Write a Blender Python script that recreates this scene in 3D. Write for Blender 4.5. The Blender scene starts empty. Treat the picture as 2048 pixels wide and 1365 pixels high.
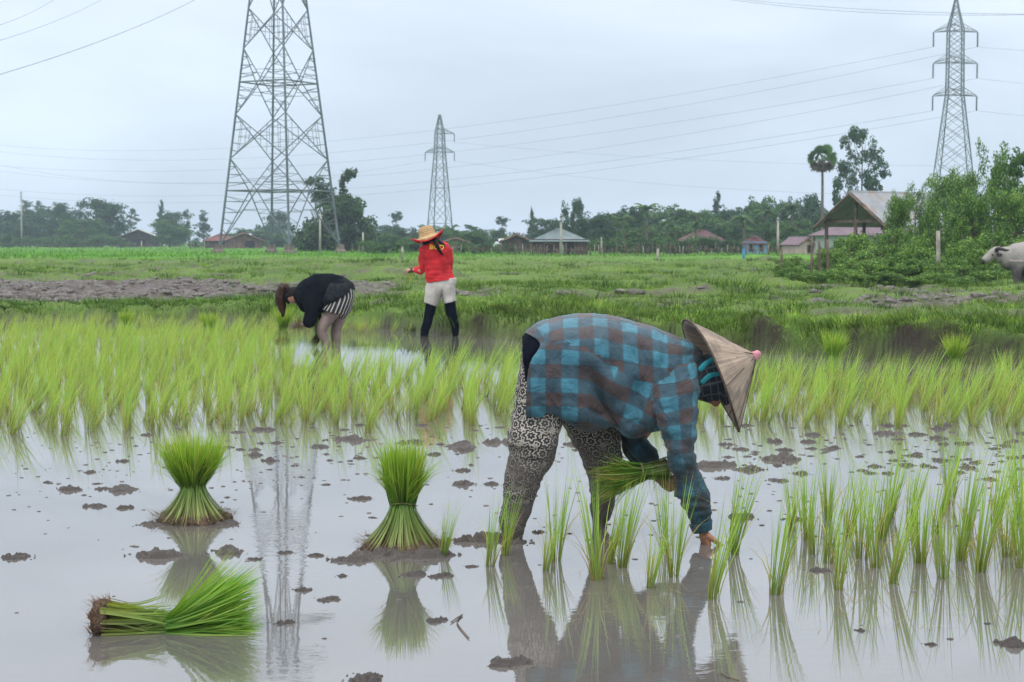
import bpy, math, random
import numpy as np
from mathutils import Vector, Matrix, Euler
random.seed(7); RNG = np.random.default_rng(7)
scene = bpy.context.scene
PI = math.pi
# ---------------------------------------------------------------- camera
CAMZ = 1.23; FPX = 3413.0; PITCH = math.atan(198.5/FPX)
cam = bpy.data.cameras.new('camera'); camo = bpy.data.objects.new('camera', cam)
scene.collection.objects.link(camo); scene.camera = camo
cam.lens = 60; cam.sensor_width = 36; cam.clip_end = 9000; cam.clip_start = 0.1
camo.location = (0, 0, CAMZ); camo.rotation_euler = (PI/2-PITCH, 0, 0)
cam.dof.use_dof = True; cam.dof.focus_distance = 7.0; cam.dof.aperture_fstop = 13.0
# ---------------------------------------------------------------- world
world = bpy.data.worlds.new("World"); scene.world = world; world.use_nodes = True
SUN_EL, SUN_ROT = math.radians(62), math.radians(200)
def build_world():
    nt = world.node_tree; N = nt.nodes; L = nt.links; N.clear()
    out = N.new('ShaderNodeOutputWorld'); bg = N.new('ShaderNodeBackground')
    sky = N.new('ShaderNodeTexSky'); sky.sky_type = 'NISHITA'; sky.sun_disc = False
    sky.sun_elevation = SUN_EL; sky.sun_rotation = SUN_ROT; sky.air_density = 1.2; sky.dust_density = 3
    tc = N.new('ShaderNodeTexCoord'); sep = N.new('ShaderNodeSeparateXYZ'); L.new(tc.outputs['Generated'], sep.inputs[0])
    ramp = N.new('ShaderNodeValToRGB'); L.new(sep.outputs['Z'], ramp.inputs[0])
    # overcast cloud radiance by elevation, in units of 1/0.1 (background strength 0.1)
    cr = ramp.color_ramp
    stops = [(0.0, (.67,.80,.95)), (.05, (.73,.85,1.0)), (.14, (.88,.98,1.12)), (.30, (1.22,1.33,1.48)), (1.0, (1.75,1.75,1.76))]
    cr.elements[0].position = 0; cr.elements[1].position = 1
    for i in range(len(stops)-2): cr.elements.new(stops[i+1][0])
    for e, (p, c) in zip(cr.elements, stops): e.position = p; e.color = (*c, 1)
    # cloud structure: soft banks stretched flat
    mp = N.new('ShaderNodeMapping'); mp.inputs['Scale'].default_value = (1.0, 1.0, 3.2); L.new(tc.outputs['Generated'], mp.inputs[0])
    nz = N.new('ShaderNodeTexNoise'); nz.inputs['Scale'].default_value = 2.6; nz.inputs['Detail'].default_value = 5
    nz.inputs['Roughness'].default_value = .52; nz.inputs['Distortion'].default_value = .35; L.new(mp.outputs[0], nz.inputs['Vector'])
    mr = N.new('ShaderNodeMapRange'); mr.inputs['From Min'].default_value = .3; mr.inputs['From Max'].default_value = .7
    mr.inputs['To Min'].default_value = 10.0*.80; mr.inputs['To Max'].default_value = 10.0*1.20; L.new(nz.outputs['Fac'], mr.inputs['Value'])
    mul = N.new('ShaderNodeVectorMath'); mul.operation = 'SCALE'; L.new(ramp.outputs[0], mul.inputs[0]); L.new(mr.outputs[0], mul.inputs['Scale'])
    mix = N.new('ShaderNodeMix'); mix.data_type = 'RGBA'; mix.inputs[0].default_value = .9
    L.new(sky.outputs[0], mix.inputs[6]); L.new(mul.outputs[0], mix.inputs[7])
    L.new(mix.outputs[2], bg.inputs[0]); bg.inputs[1].default_value = 0.1
    L.new(bg.outputs[0], out.inputs[0])
build_world()
sun = bpy.data.lights.new('sun', 'SUN'); suno = bpy.data.objects.new('sun', sun); scene.collection.objects.link(suno)
sun.energy = 1.3; sun.angle = math.radians(14); sun.color = (1, .96, .9)
suno.rotation_euler = (math.radians(90)-SUN_EL, 0, math.radians(180)-SUN_ROT+math.radians(0))
vs = scene.view_settings; vs.view_transform = 'Standard'; vs.look = 'None'; vs.exposure = 0.1; vs.gamma = 1
scene.display_settings.display_device = 'sRGB'
scene.cycles.use_denoising = True; scene.cycles.max_bounces = 6; scene.cycles.transparent_max_bounces = 4
scene.cycles.volume_bounces = 0; scene.cycles.diffuse_bounces = 3; scene.cycles.glossy_bounces = 3
# ---------------------------------------------------------------- pixel <-> place
def P(x, y, D):
    "world point at depth Y = D seen at photo pixel (x, y)"
    a = (x-1024)/FPX; b = (682.5-y)/FPX
    cp, sp = math.cos(PITCH), math.sin(PITCH)
    dy = cp+b*sp; dz = -sp+b*cp
    k = D/dy
    return Vector((a*k, D, CAMZ+dz*k))
def G(x, y, z=0.0):
    "point on level z seen at photo pixel"
    p = P(x, y, 1.0); t = (z-CAMZ)/(p.z-CAMZ)
    return Vector((p.x*t, t, z))
def TOPX(X, Y, Z=0.0):
    cp, sp = math.cos(PITCH), math.sin(PITCH)
    zz = Z-CAMZ; f = Y*cp-zz*sp; u = Y*sp+zz*cp
    return 1024+FPX*X/f, 682.5-FPX*u/f
# ---------------------------------------------------------------- noise
def _h(i, j, k, s):
    n = (i*374761393+j*668265263+k*2147483647+s*1274126177) & 0xffffffff
    n = ((n ^ (n >> 13))*1274126177) & 0xffffffff
    n = ((n ^ (n >> 16))*2246822519) & 0xffffffff
    return ((n ^ (n >> 15)) & 0xffff)/32767.5-1
def vnoise(x, y, z=0.0, s=0):
    x = np.asarray(x, float); y = np.asarray(y, float); z = np.asarray(z, float)+np.zeros_like(x)
    xi = np.floor(x).astype(np.int64); yi = np.floor(y).astype(np.int64); zi = np.floor(z).astype(np.int64)
    fx, fy, fz = x-xi, y-yi, z-zi
    fx, fy, fz = [f*f*(3-2*f) for f in (fx, fy, fz)]
    r = 0
    for a in (0, 1):
        for b in (0, 1):
            for c in (0, 1):
                w = (fx if a else 1-fx)*(fy if b else 1-fy)*(fz if c else 1-fz)
                r = r+w*_h(xi+a, yi+b, zi+c, s)
    return r
def fbm(x, y, z=0.0, s=0, o=4):
    r = 0; a = .5; f = 1.0
    x = np.asarray(x, float); y = np.asarray(y, float); z = np.asarray(z, float)
    for k in range(o):
        r = r+a*vnoise(x*f, y*f, z*f, s+k*17); a *= .5; f *= 2.03
    return r
def sstep(a, b, x): t = np.clip((x-a)/(b-a), 0, 1); return t*t*(3-2*t)
# ---------------------------------------------------------------- objects
col = scene.collection
def tag(o, label=None, cat=None, group=None, kind=None):
    if label: o['label'] = label
    if cat: o['category'] = cat
    if group: o['group'] = group
    if kind: o['kind'] = kind
    return o
def empty(name, loc=(0, 0, 0), rz=0.0, label=None, cat=None, group=None):
    o = bpy.data.objects.new(name, None); col.objects.link(o); o.location = loc; o.rotation_euler = (0, 0, rz)
    o.empty_display_size = .1
    return tag(o, label, cat, group)
def link(name, me, mat=None, parent=None):
    o = bpy.data.objects.new(name, me); col.objects.link(o)
    if mat and not me.materials: me.materials.append(mat)
    if parent:
        o.parent = parent
    return o
def copy_tree(o, parent=None):
    c = o.copy(); col.objects.link(c)
    if parent: c.parent = parent
    for ch in list(o.children): copy_tree(ch, c)
    return c
def fast_mesh(name, V, F4=None, F3=None, colr=None, smooth=True, uv=None):
    me = bpy.data.meshes.new(name); V = np.asarray(V, np.float32)
    F4 = np.zeros((0, 4), np.int32) if F4 is None else np.asarray(F4, np.int32).reshape(-1, 4)
    F3 = np.zeros((0, 3), np.int32) if F3 is None else np.asarray(F3, np.int32).reshape(-1, 3)
    me.vertices.add(len(V)); me.vertices.foreach_set('co', V.ravel())
    nl = F4.size+F3.size; me.loops.add(nl)
    me.loops.foreach_set('vertex_index', np.concatenate([F4.ravel(), F3.ravel()]))
    me.polygons.add(len(F4)+len(F3))
    tot = np.concatenate([np.full(len(F4), 4), np.full(len(F3), 3)]).astype(np.int32)
    st = np.concatenate([[0], np.cumsum(tot)[:-1]]).astype(np.int32) if len(tot) else tot
    me.polygons.foreach_set('loop_start', st)
    me.polygons.foreach_set('use_smooth', np.full(len(tot), bool(smooth)))
    me.update(calc_edges=True)
    if colr is not None:
        at = me.color_attributes.new('Col', 'FLOAT_COLOR', 'POINT')
        c = np.ones((len(V), 4), np.float32); c[:, :3] = colr; at.data.foreach_set('color', c.ravel())
    me.validate()
    return me
class MB:
    "collects lofts, boxes and tubes into one mesh"
    def __init__(s): s.v = []; s.f = []; s.uv = []
    def add(s, vs, fs, uvs=None):
        b = len(s.v); s.v += [tuple(v) for v in vs]
        for i, f in enumerate(fs):
            s.f.append(tuple(b+k for k in f)); s.uv.append(uvs[i] if uvs else [(0, 0)]*len(f))
        return b
    def mesh(s, name, smooth=True):
        me = bpy.data.meshes.new(name); me.from_pydata(s.v, [], s.f)
        uvl = me.uv_layers.new(name='UVMap')
        flat = [c for f in s.uv for uv in f for c in uv]; uvl.data.foreach_set('uv', flat)
        me.polygons.foreach_set('use_smooth', [smooth]*len(me.polygons)); me.update(); return me
    def build(s, name, mat, parent=None, smooth=True): return link(name, s.mesh(name, smooth), mat, parent)
    def grid(s, rings, closed=True, cap0=False, cap1=False, uvw=1.0, uv0=0.0):
        "rings: list of lists of points"
        n = len(rings[0]); b = len(s.v); L = [0.0]; cs = [sum((Vector(p) for p in r), Vector())/n for r in rings]
        for i in range(1, len(rings)): L.append(L[-1]+(cs[i]-cs[i-1]).length)
        vs = [p for r in rings for p in r]; fs = []; uvs = []
        m = n if closed else n-1
        for i in range(len(rings)-1):
            for j in range(m):
                k = (j+1) % n
                fs.append((i*n+j, i*n+k, (i+1)*n+k, (i+1)*n+j))
                u0, u1 = j/n*uvw, (j+1)/n*uvw
                uvs.append([(u0, uv0+L[i]), (u1, uv0+L[i]), (u1, uv0+L[i+1]), (u0, uv0+L[i+1])])
        if cap0: vs.append(cs[0]); c = len(vs)-1; [(fs.append((c, (j+1) % n, j)), uvs.append([(0, 0)]*3)) for j in range(n)]
        if cap1:
            vs.append(cs[-1]); c = len(vs)-1; o = (len(rings)-1)*n
            [(fs.append((c, o+j, o+(j+1) % n)), uvs.append([(0, 0)]*3)) for j in range(n)]
        s.add(vs, fs, uvs); return b
    def box(s, c, size, R=None):
        x, y, z = [d/2 for d in size]; c = Vector(c)
        vs = [Vector((i*x, j*y, k*z)) for i in (-1, 1) for j in (-1, 1) for k in (-1, 1)]
        if R is not None: vs = [R @ v for v in vs]
        s.add([c+v for v in vs], [(0, 1, 3, 2), (4, 6, 7, 5), (0, 4, 5, 1), (2, 3, 7, 6), (0, 2, 6, 4), (1, 5, 7, 3)])
    def bar(s, a, b, w, h=None, n=4):
        "straight bar from a to b"
        s.tube([a, b], [w/2*1.2]*2, n=n)
    def tube(s, pts, ra, rb=None, ref=(0, 1, 0.01), n=10, cap=True, uvw=1.0, sub=1, e=1.0):
        pts = [Vector(p) for p in pts]; rb = rb or ra
        if sub > 1: pts, ra, rb = crs(pts, sub), crv(ra, sub), crv(rb, sub)
        rings = []
        for i, p in enumerate(pts):
            t = (pts[min(i+1, len(pts)-1)]-pts[max(i-1, 0)]).normalized(); r = Vector(ref)
            sd = t.cross(r)
            if sd.length < 1e-3: sd = t.cross(Vector((1, 0, 0.1)))
            sd.normalize(); up = sd.cross(t)
            ring = []
            for k in range(n):
                th = 2*PI*k/n; c, q = math.cos(th), math.sin(th)
                if e != 1: c = math.copysign(abs(c)**e, c); q = math.copysign(abs(q)**e, q)
                ring.append(p+sd*c*ra[i]+up*q*rb[i])
            rings.append(ring)
        s.grid(rings, True, cap, cap, uvw)
    def ball(s, c, r, ax=None, n=16, m=10, R=None):
        c = Vector(c); r = (r, r, r) if not hasattr(r, '__len__') else r; rings = []
        for i in range(1, m):
            ph = PI*i/m
            ring = [Vector((r[0]*math.sin(ph)*math.cos(2*PI*j/n), r[1]*math.sin(ph)*math.sin(2*PI*j/n), r[2]*math.cos(ph))) for j in range(n)]
            if R is not None: ring = [R @ v for v in ring]
            rings.append([c+v for v in ring])
        s.grid(rings, True, True, True)
def crs(p, k):
    out = []; n = len(p)
    for i in range(n-1):
        p0, p1, p2, p3 = p[max(i-1, 0)], p[i], p[i+1], p[min(i+2, n-1)]
        for j in range(k):
            t = j/k
            out.append(.5*((2*p1)+(p2-p0)*t+(2*p0-5*p1+4*p2-p3)*t*t+(3*p1-p0-3*p2+p3)*t*t*t))
    out.append(p[-1]); return out
def crv(p, k): return [float(q) for q in crs(list(p), k)]
def deform(me, amp, sc, s=0, st=(1, 1, 1), o=3):
    "push vertices along their normals by noise: cloth folds, lumps"
    n = len(me.vertices); co = np.empty(n*3, np.float32); me.vertices.foreach_get('co', co); co = co.reshape(-1, 3)
    no = np.array([v.normal[:] for v in me.vertices])
    d = fbm(co[:, 0]*sc*st[0], co[:, 1]*sc*st[1], co[:, 2]*sc*st[2], s, o)*amp
    me.vertices.foreach_set('co', (co+no*d[:, None]).astype(np.float32).ravel()); me.update()
def remesh(mb, name, voxel, it=3, mat=None, parent=None):
    "fuse overlapping closed lofts into one continuous skin"
    me = mb.mesh(name+'_raw'); o = link(name+'_raw', me)
    m = o.modifiers.new('r', 'REMESH'); m.mode = 'VOXEL'; m.voxel_size = voxel; m.use_smooth_shade = True
    if it:
        m2 = o.modifiers.new('s', 'SMOOTH'); m2.factor = .5; m2.iterations = it
    dg = bpy.context.evaluated_depsgraph_get(); dg.update()
    me2 = bpy.data.meshes.new_from_object(o.evaluated_get(dg)); me2.name = name
    bpy.data.objects.remove(o); bpy.data.meshes.remove(me)
    me2.materials.clear(); me2.polygons.foreach_set('use_smooth', [True]*len(me2.polygons))
    return link(name, me2, mat, parent)
# ---------------------------------------------------------------- materials
def newmat(name):
    m = bpy.data.materials.new(name); m.use_nodes = True; nt = m.node_tree
    return m, nt.nodes, nt.links, nt.nodes['Principled BSDF']
def mathn(N, L, op, a, b=None, c=None):
    n = N.new('ShaderNodeMath'); n.operation = op
    for i, v in enumerate((a, b, c)):
        if v is None: continue
        if isinstance(v, (int, float)): n.inputs[i].default_value = v
        else: L.new(v, n.inputs[i])
    return n.outputs[0]
def mixc(N, L, f, a, b, mode='MIX'):
    n = N.new('ShaderNodeMix'); n.data_type = 'RGBA'; n.blend_type = mode
    for i, v in ((0, f), (6, a), (7, b)):
        if isinstance(v, (int, float)): n.inputs[i].default_value = v
        elif isinstance(v, (tuple, list)): n.inputs[i].default_value = (*v[:3], 1)
        else: L.new(v, n.inputs[i])
    return n.outputs[2]
def noisen(N, L, sc, det=4, rough=.55, vec=None, dist=0, out='Fac'):
    n = N.new('ShaderNodeTexNoise'); n.inputs['Scale'].default_value = sc; n.inputs['Detail'].default_value = det
    n.inputs['Roughness'].default_value = rough; n.inputs['Distortion'].default_value = dist
    if vec is None:
        t = N.new('ShaderNodeTexCoord'); vec = t.outputs['Object']
    L.new(vec, n.inputs['Vector']); return n.outputs[out]
def ramp(N, L, f, a, b, lo=0.0, hi=1.0):
    n = N.new('ShaderNodeMapRange'); n.inputs['From Min'].default_value = a; n.inputs['From Max'].default_value = b
    n.inputs['To Min'].default_value = lo; n.inputs['To Max'].default_value = hi; L.new(f, n.inputs['Value']); return n.outputs[0]
def bumpn(N, L, b, h, st=.3, dist=.02):
    n = N.new('ShaderNodeBump'); n.inputs['Strength'].default_value = st; n.inputs['Distance'].default_value = dist
    L.new(h, n.inputs['Height']); L.new(n.outputs[0], b.inputs['Normal'])
def plain(name, c, rough=.7, var=.25, sc=8, metal=0, bump=0, c2=None, spec=.3, bd=.01):
    m, N, L, b = newmat(name); f = noisen(N, L, sc)
    d = c2 if c2 else tuple(x*(1-var*1.6) for x in c)
    L.new(mixc(N, L, ramp(N, L, f, .35, .65), d, c if c2 else tuple(min(1, x*(1+var*.4)) for x in c)), b.inputs['Base Color'])
    b.inputs['Roughness'].default_value = rough; b.inputs['Metallic'].default_value = metal; b.inputs['Specular IOR Level'].default_value = spec
    if bump: bumpn(N, L, b, noisen(N, L, sc*6, 6), bump, bd)
    return m
def leafmat(name, trans=.35, rough=.5, tint=(1, 1, 1), spec=.3):
    m, N, L, b = newmat(name); a = N.new('ShaderNodeAttribute'); a.attribute_name = 'Col'
    c = mixc(N, L, 1.0, a.outputs['Color'], tint, 'MULTIPLY')
    L.new(c, b.inputs['Base Color']); b.inputs['Roughness'].default_value = rough; b.inputs['Specular IOR Level'].default_value = spec
    t = N.new('ShaderNodeBsdfTranslucent'); L.new(mixc(N, L, 1.0, c, (1.25, 1.2, .6), 'MULTIPLY'), t.inputs['Color'])
    mx = N.new('ShaderNodeMixShader'); mx.inputs[0].default_value = trans
    L.new(b.outputs[0], mx.inputs[1]); L.new(t.outputs[0], mx.inputs[2]); L.new(mx.outputs[0], N['Material Output'].inputs['Surface'])
    return m
def mat_water():
    m, N, L, b = newmat('muddy_water')
    tc = N.new('ShaderNodeTexCoord'); o = tc.outputs['Object']
    f = noisen(N, L, .9, 4, .6, o); f2 = noisen(N, L, 6, 3, .6, o)
    c = mixc(N, L, ramp(N, L, f, .35, .7), (.120, .112, .104), (.158, .146, .136))
    L.new(c, b.inputs['Base Color']); b.inputs['Roughness'].default_value = .012; b.inputs['IOR'].default_value = 2.25
    b.inputs['Specular IOR Level'].default_value = .5
    mp = N.new('ShaderNodeMapping'); mp.inputs['Scale'].default_value = (1.0, 1.7, 1); L.new(o, mp.inputs[0])
    h1 = noisen(N, L, 9, 2, .5, mp.outputs[0], .6); h2 = noisen(N, L, 40, 2, .5, mp.outputs[0], .3)
    patch = ramp(N, L, noisen(N, L, .55, 2, .5, o), .42, .62, .12, 1.0)
    h = mathn(N, L, 'ADD', mathn(N, L, 'MULTIPLY', h1, 1.0), mathn(N, L, 'MULTIPLY', h2, .22))
    bumpn(N, L, b, mathn(N, L, 'MULTIPLY', h, patch), .07, .010)
    return m
def mat_mud():
    m, N, L, b = newmat('wet_mud'); tc = N.new('ShaderNodeTexCoord'); o = tc.outputs['Object']
    f = noisen(N, L, 26, 6, .7, o)
    L.new(mixc(N, L, ramp(N, L, f, .34, .64), (.070, .060, .054), (.215, .188, .172)), b.inputs['Base Color'])
    L.new(ramp(N, L, noisen(N, L, 9, 4, .6, o), .35, .65, .3, .75), b.inputs['Roughness'])
    bumpn(N, L, b, noisen(N, L, 45, 6, .75, o), .9, .016); return m
def mat_ground():
    "terrain: R = mud, G = young rice, B = tint"
    m, N, L, b = newmat('field_ground'); tc = N.new('ShaderNodeTexCoord'); o = tc.outputs['Object']
    a = N.new('ShaderNodeAttribute'); a.attribute_name = 'Col'; sp = N.new('ShaderNodeSeparateColor'); L.new(a.outputs['Color'], sp.inputs[0])
    g = mixc(N, L, ramp(N, L, noisen(N, L, .35, 6, .65, o), .35, .65), (.065, .125, .025), (.14, .23, .048))
    g = mixc(N, L, ramp(N, L, noisen(N, L, 4, 5, .7, o), .45, .75, 0, .7), g, (.15, .17, .06))
    y = mixc(N, L, ramp(N, L, noisen(N, L, .12, 5, .6, o), .35, .65), (.085, .215, .022), (.125, .275, .035))
    mu = mixc(N, L, ramp(N, L, noisen(N, L, 3.5, 7, .7, o), .3, .7), (.045, .035, .028), (.150, .125, .108))
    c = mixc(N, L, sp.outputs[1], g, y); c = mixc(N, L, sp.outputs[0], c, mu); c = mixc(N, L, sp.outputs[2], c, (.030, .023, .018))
    L.new(c, b.inputs['Base Color']); L.new(ramp(N, L, sp.outputs[0], 0, 1, .95, .5), b.inputs['Roughness'])
    b.inputs['Specular IOR Level'].default_value = .25
    bumpn(N, L, b, noisen(N, L, 12, 6, .7, o), .7, .05); return m
M = {}
M['water'] = mat_water(); M['mud'] = mat_mud(); M['ground'] = mat_ground()
M['rice'] = leafmat('rice_leaf', .38); M['grass'] = leafmat('grass_blade', .3, .7); M['leaf'] = leafmat('tree_leaf', .25, .6)
M['bark'] = plain('bark', (.16, .13, .10), .9, .3, 5, bump=.5)
M['palebark'] = plain('pale_bark', (.36, .33, .28), .9, .3, 5, bump=.4)
M['steel'] = plain('galvanised_steel', (.160, .185, .205), .55, .25, .4, metal=.25)
M['steelfar'] = plain('galvanised_steel_weathered', (.16, .19, .20), .6, .25, .3, metal=.2)
M['concrete'] = plain('concrete', (.42, .40, .36), .9, .2, 1.2, bump=.3)
M['footing'] = plain('footing_concrete', (.20, .16, .14), .95, .4, 3, bump=.5)
M['wood'] = plain('weathered_wood', (.16, .12, .09), .9, .35, 3, bump=.4)
M['cable'] = plain('cable', (.13, .14, .16), .6)
M['insul'] = plain('insulator_glass', (.10, .13, .14), .35)
M['skin'] = plain('skin', (.33, .155, .095), .55, .12, 14, spec=.4)
M['skinpale'] = plain('skin_pale', (.50, .27, .18), .5, .1, 14, spec=.4)
M['black'] = plain('black_cloth', (.008, .011, .016), .95, .2, 10, bump=.2, spec=.08)
M['hair'] = plain('black_hair', (.006, .005, .005), .55, .3, 60, spec=.15)
# ================================================================ terrain
def e1y(px):   # photo row of the near edge of the first bund
    return np.interp(px, [-600, 0, 300, 500, 760, 940, 1040, 1300, 1560, 1750, 2048, 2700], [642, 641, 642, 644, 658, 674, 681, 694, 710, 724, 740, 765])
def yd(y): return 4198.0/(y-484.0)
def softbox(px, py, x0, x1, y0, y1, sx=40, sy=4):
    return sstep(x0-sx, x0+sx, px)*(1-sstep(x1-sx, x1+sx, px))*sstep(y0-sy, y0+sy, py)*(1-sstep(y1-sy, y1+sy, py))
def fields(X, Y):
    X = np.asarray(X, float); Y = np.asarray(Y, float); Yc = np.maximum(Y, 2.0)
    px = 1024+3413*X/Yc; py = 484+4198/Yc
    D1 = 4198/(e1y(px)-484)+.30*fbm(X*1.3, Y*.6, 0, 5)+.10*vnoise(X*5, Y*3, 0, 8)
    wide = np.interp(px, [0, 560, 800, 1040, 2048], [2.3, 2.0, 2.0, 2.6, 2.2])
    hb = np.interp(px, [0, 560, 760, 940, 2048], [.15, .15, .18, .26, .29])*(1+.5*fbm(X*.8, Y*.8, 0, 11))
    t = Y-D1
    bund = sstep(0, .22, t)*(1-sstep(wide, wide+.6, t))
    nx = px+60*fbm(X*.3, Y*.3, 0, 21); ny = py+5*fbm(X*.25, Y*.12, 0, 22)
    mud = softbox(nx, ny, -3000, 500, 567, 613)+.9*softbox(nx, ny, 500, 800, 577, 610)
    mud = mud+.8*softbox(nx, ny, 900, 1180, 596, 609)*sstep(-.15, .15, fbm(X*.5, Y*.5, 0, 31)+.1)
    trench = softbox(nx, ny, 1430, 4000, 634, 662, 60, 3)
    mud = mud+trench+.7*softbox(nx, ny, 1180, 1430, 618, 630)
    mud = mud+.85*softbox(nx, ny, 1180, 4000, 588, 608)*sstep(-.25, .25, fbm(X*.35, Y*.35, 0, 41)+.05)
    strip = softbox(nx, ny, 910, 1480, 559, 567, 60, 1.5)
    patch = sstep(.06, .22, fbm(X*.22, Y*.16, 0, 51))*sstep(24, 28, Y)*(1-sstep(70, 95, Y))*.85
    mud = np.clip(mud+patch, 0, 1)*(1-bund)
    rough = fbm(X*2.2, Y*2.2, 0, 61, 5); clod = np.abs(fbm(X*1.1, Y*1.6, 0, 62, 4))
    zm = .060+.24*rough-.18*clod+.08*vnoise(X*4, Y*4, 0, 63)-.12*trench
    rid = 1-np.abs(fbm(X*.45, Y*.55, 0, 73, 4))*3.2
    zg = .08+.07*fbm(X*.5, Y*.5, 0, 71)+.13*np.clip(rid, 0, 1)**2*sstep(25, 30, Y)*(1-sstep(90, 115, Y))+.05*sstep(.1, .5, fbm(X*.35, Y*.5, 0, 72))
    # low grass banks that cross the far fields
    banks = 0
    for (ya, yb, h, sd) in ((612, 604, .26, 1), (576, 580, .24, 2), (560, 569, .26, 6), (546, 553, .34, 3), (532, 538, .36, 4), (521, 525, .35, 5)):
        yy = np.interp(px, [0, 2048], [ya, yb]); Dk = 4198/(yy-484)*(1+.05*fbm(X*.12, 0*Y, 0, 80+sd)); w = .5+.010*Dk
        banks = np.maximum(banks, h*np.exp(-((Y-Dk)/w)**2)*(.7+.6*fbm(X*.25, Y*.1, 0, 90+sd)))
    zg = zg+np.clip(banks, 0, 1)
    z = zm*mud+zg*(1-mud)
    z = np.where(strip > .3, z*(1-strip)-.05*strip, z)
    z = z*(1-bund)+(hb+.12*fbm(X*2.2, Y*2.2, 0, 66, 5)+.10*np.abs(vnoise(X*4.2, Y*4.2, 0, 67)))*bund
    inner = sstep(-.02, .12, t)      # 0 in the planted paddy
    z = z*inner-.12*(1-inner)
    z = np.where(Y > 120, z*.0+.10, z)
    bright = sstep(86, 98, Y)*(1-sstep(700, 900, Y))*sstep(-.6, -.2, fbm(X*.03, Y*.02, 0, 99))
    face = (1-sstep(.0, .14, t+.16*fbm(X*2.5, Y*2.5, 0, 68)))*inner   # the muddy foot of the bund
    mudc = np.clip(np.maximum(np.maximum(mud, face), 1-inner)+strip, 0, 1)
    gt = np.interp(px, [600, 1000], [-.10, .05]); tn = t+.30*fbm(X*2.5, Y*2.5, 0, 68); gr = (1-np.clip(mud+strip, 0, 1))*sstep(gt, gt+.15, tn)
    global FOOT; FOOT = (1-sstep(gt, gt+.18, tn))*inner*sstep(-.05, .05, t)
    return z, mudc, bright, gr, bund
def slope(X, Y):
    a = fields(X, Y-.12)[0]; b = fields(X, Y+.12)[0]
    return sstep(.22, .55, (b-a)/.24)
GRID = {}
def sample(X, Y):
    ys, nu, Lr = GRID['ys'], GRID['nu'], GRID['L']; i = np.clip(np.searchsorted(ys, Y)-1, 0, len(ys)-2); f = np.clip((Y-ys[i])/(ys[i+1]-ys[i]), 0, 1)
    def row(i): hw = ys[i].clip(0)*.40+3.0+ys[i].clip(150)*.6-90; u = np.clip((X/hw+1)/2*(nu-1), 0, nu-1.001); j = u.astype(int); g = (u-j)[:, None]; return Lr[i, j]*(1-g)+Lr[i, j+1]*g
    q = row(i)*(1-f[:, None])+row(i+1)*f[:, None]; return [q[:, k] for k in range(5)]
def build_ground():
    ys = [2.0]
    while ys[-1] < 4000: ys.append(ys[-1]+(max(.07, ys[-1]*.0042) if 14 < ys[-1] < 150 else (.8 if ys[-1] < 14 else ys[-1]*.03)))
    ys = np.array([-6, -2]+ys); nu = 460; u = np.linspace(-1, 1, nu)
    Xs = u[None, :]*(ys.clip(0)[:, None]*.40+3.0+ys.clip(150, None)[:, None]*.6-90); Y = np.repeat(ys[:, None], nu, 1)
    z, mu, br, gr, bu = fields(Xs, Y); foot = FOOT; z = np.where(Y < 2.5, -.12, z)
    sl = slope(Xs, Y)*(bu < .02); mu = np.maximum(mu, sl*(Y > 15)*(Y < 130)*.9)
    GRID.update(ys=ys, nu=nu, L=np.stack([z, mu, br, gr*(1-.8*sl), bu], -1))
    V = np.stack([Xs, Y, z], -1).reshape(-1, 3); r, c = len(ys), nu
    i = (np.arange(r-1)[:, None]*c+np.arange(c-1)[None, :]).ravel()
    F = np.stack([i, i+1, i+c+1, i+c], -1)
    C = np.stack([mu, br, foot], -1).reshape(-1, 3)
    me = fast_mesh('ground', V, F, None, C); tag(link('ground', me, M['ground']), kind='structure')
    w = MB(); w.add([(-60, -6, 0), (60, -6, 0), (60, 75, 0), (-60, 75, 0)], [(0, 1, 2, 3)])
    tag(w.build('water', M['water']), kind='structure')
build_ground()
# ================================================================ blades
def blades(base, az, L, p0, p1, w, cb, ct, segs=4, pw=1.3, fz=None, wb=.55):
    n = len(base); base = np.asarray(base, float); az = np.asarray(az, float)+np.zeros(n)
    L, p0, p1, w = [np.asarray(q, float)+np.zeros(n) for q in (L, p0, p1, w)]
    cb = np.asarray(cb, float)+np.zeros((n, 3)); ct = np.asarray(ct, float)+np.zeros((n, 3))
    h = np.stack([np.cos(az), np.sin(az), 0*az], -1); fa = (RNG.uniform(0, 2*PI, n) if fz is None else fz)
    sd = np.stack([np.cos(fa), np.sin(fa), 0*fa], -1)
    pos = base.copy(); V = np.zeros((n, 2*segs+1, 3)); C = np.zeros((n, 2*segs+1, 3))
    for k in range(segs+1):
        t = k/segs; ww = w*(wb+(1-wb)*min(1, t*3))*(1-t**2.2)*.5; c = cb+(ct-cb)*min(1, t*1.5)
        if k < segs:
            V[:, 2*k] = pos-sd*ww[:, None]; V[:, 2*k+1] = pos+sd*ww[:, None]; C[:, 2*k] = c; C[:, 2*k+1] = c
        else: V[:, 2*k] = pos; C[:, 2*k] = c
        ph = p0+(p1-p0)*((k+.5)/segs)**pw
        pos = pos+(np.stack([0*ph, 0*ph, np.cos(ph)], -1)+h*np.sin(ph)[:, None])*(L/segs)[:, None]
    o = (np.arange(n)*(2*segs+1))[:, None]
    F4 = np.concatenate([o+np.array([2*k, 2*k+1, 2*k+3, 2*k+2])[None] for k in range(segs-1)], 0) if segs > 1 else None
    F3 = o+np.array([2*segs-2, 2*segs-1, 2*segs])[None]
    return V.reshape(-1, 3), F4, F3, C.reshape(-1, 3)
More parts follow.
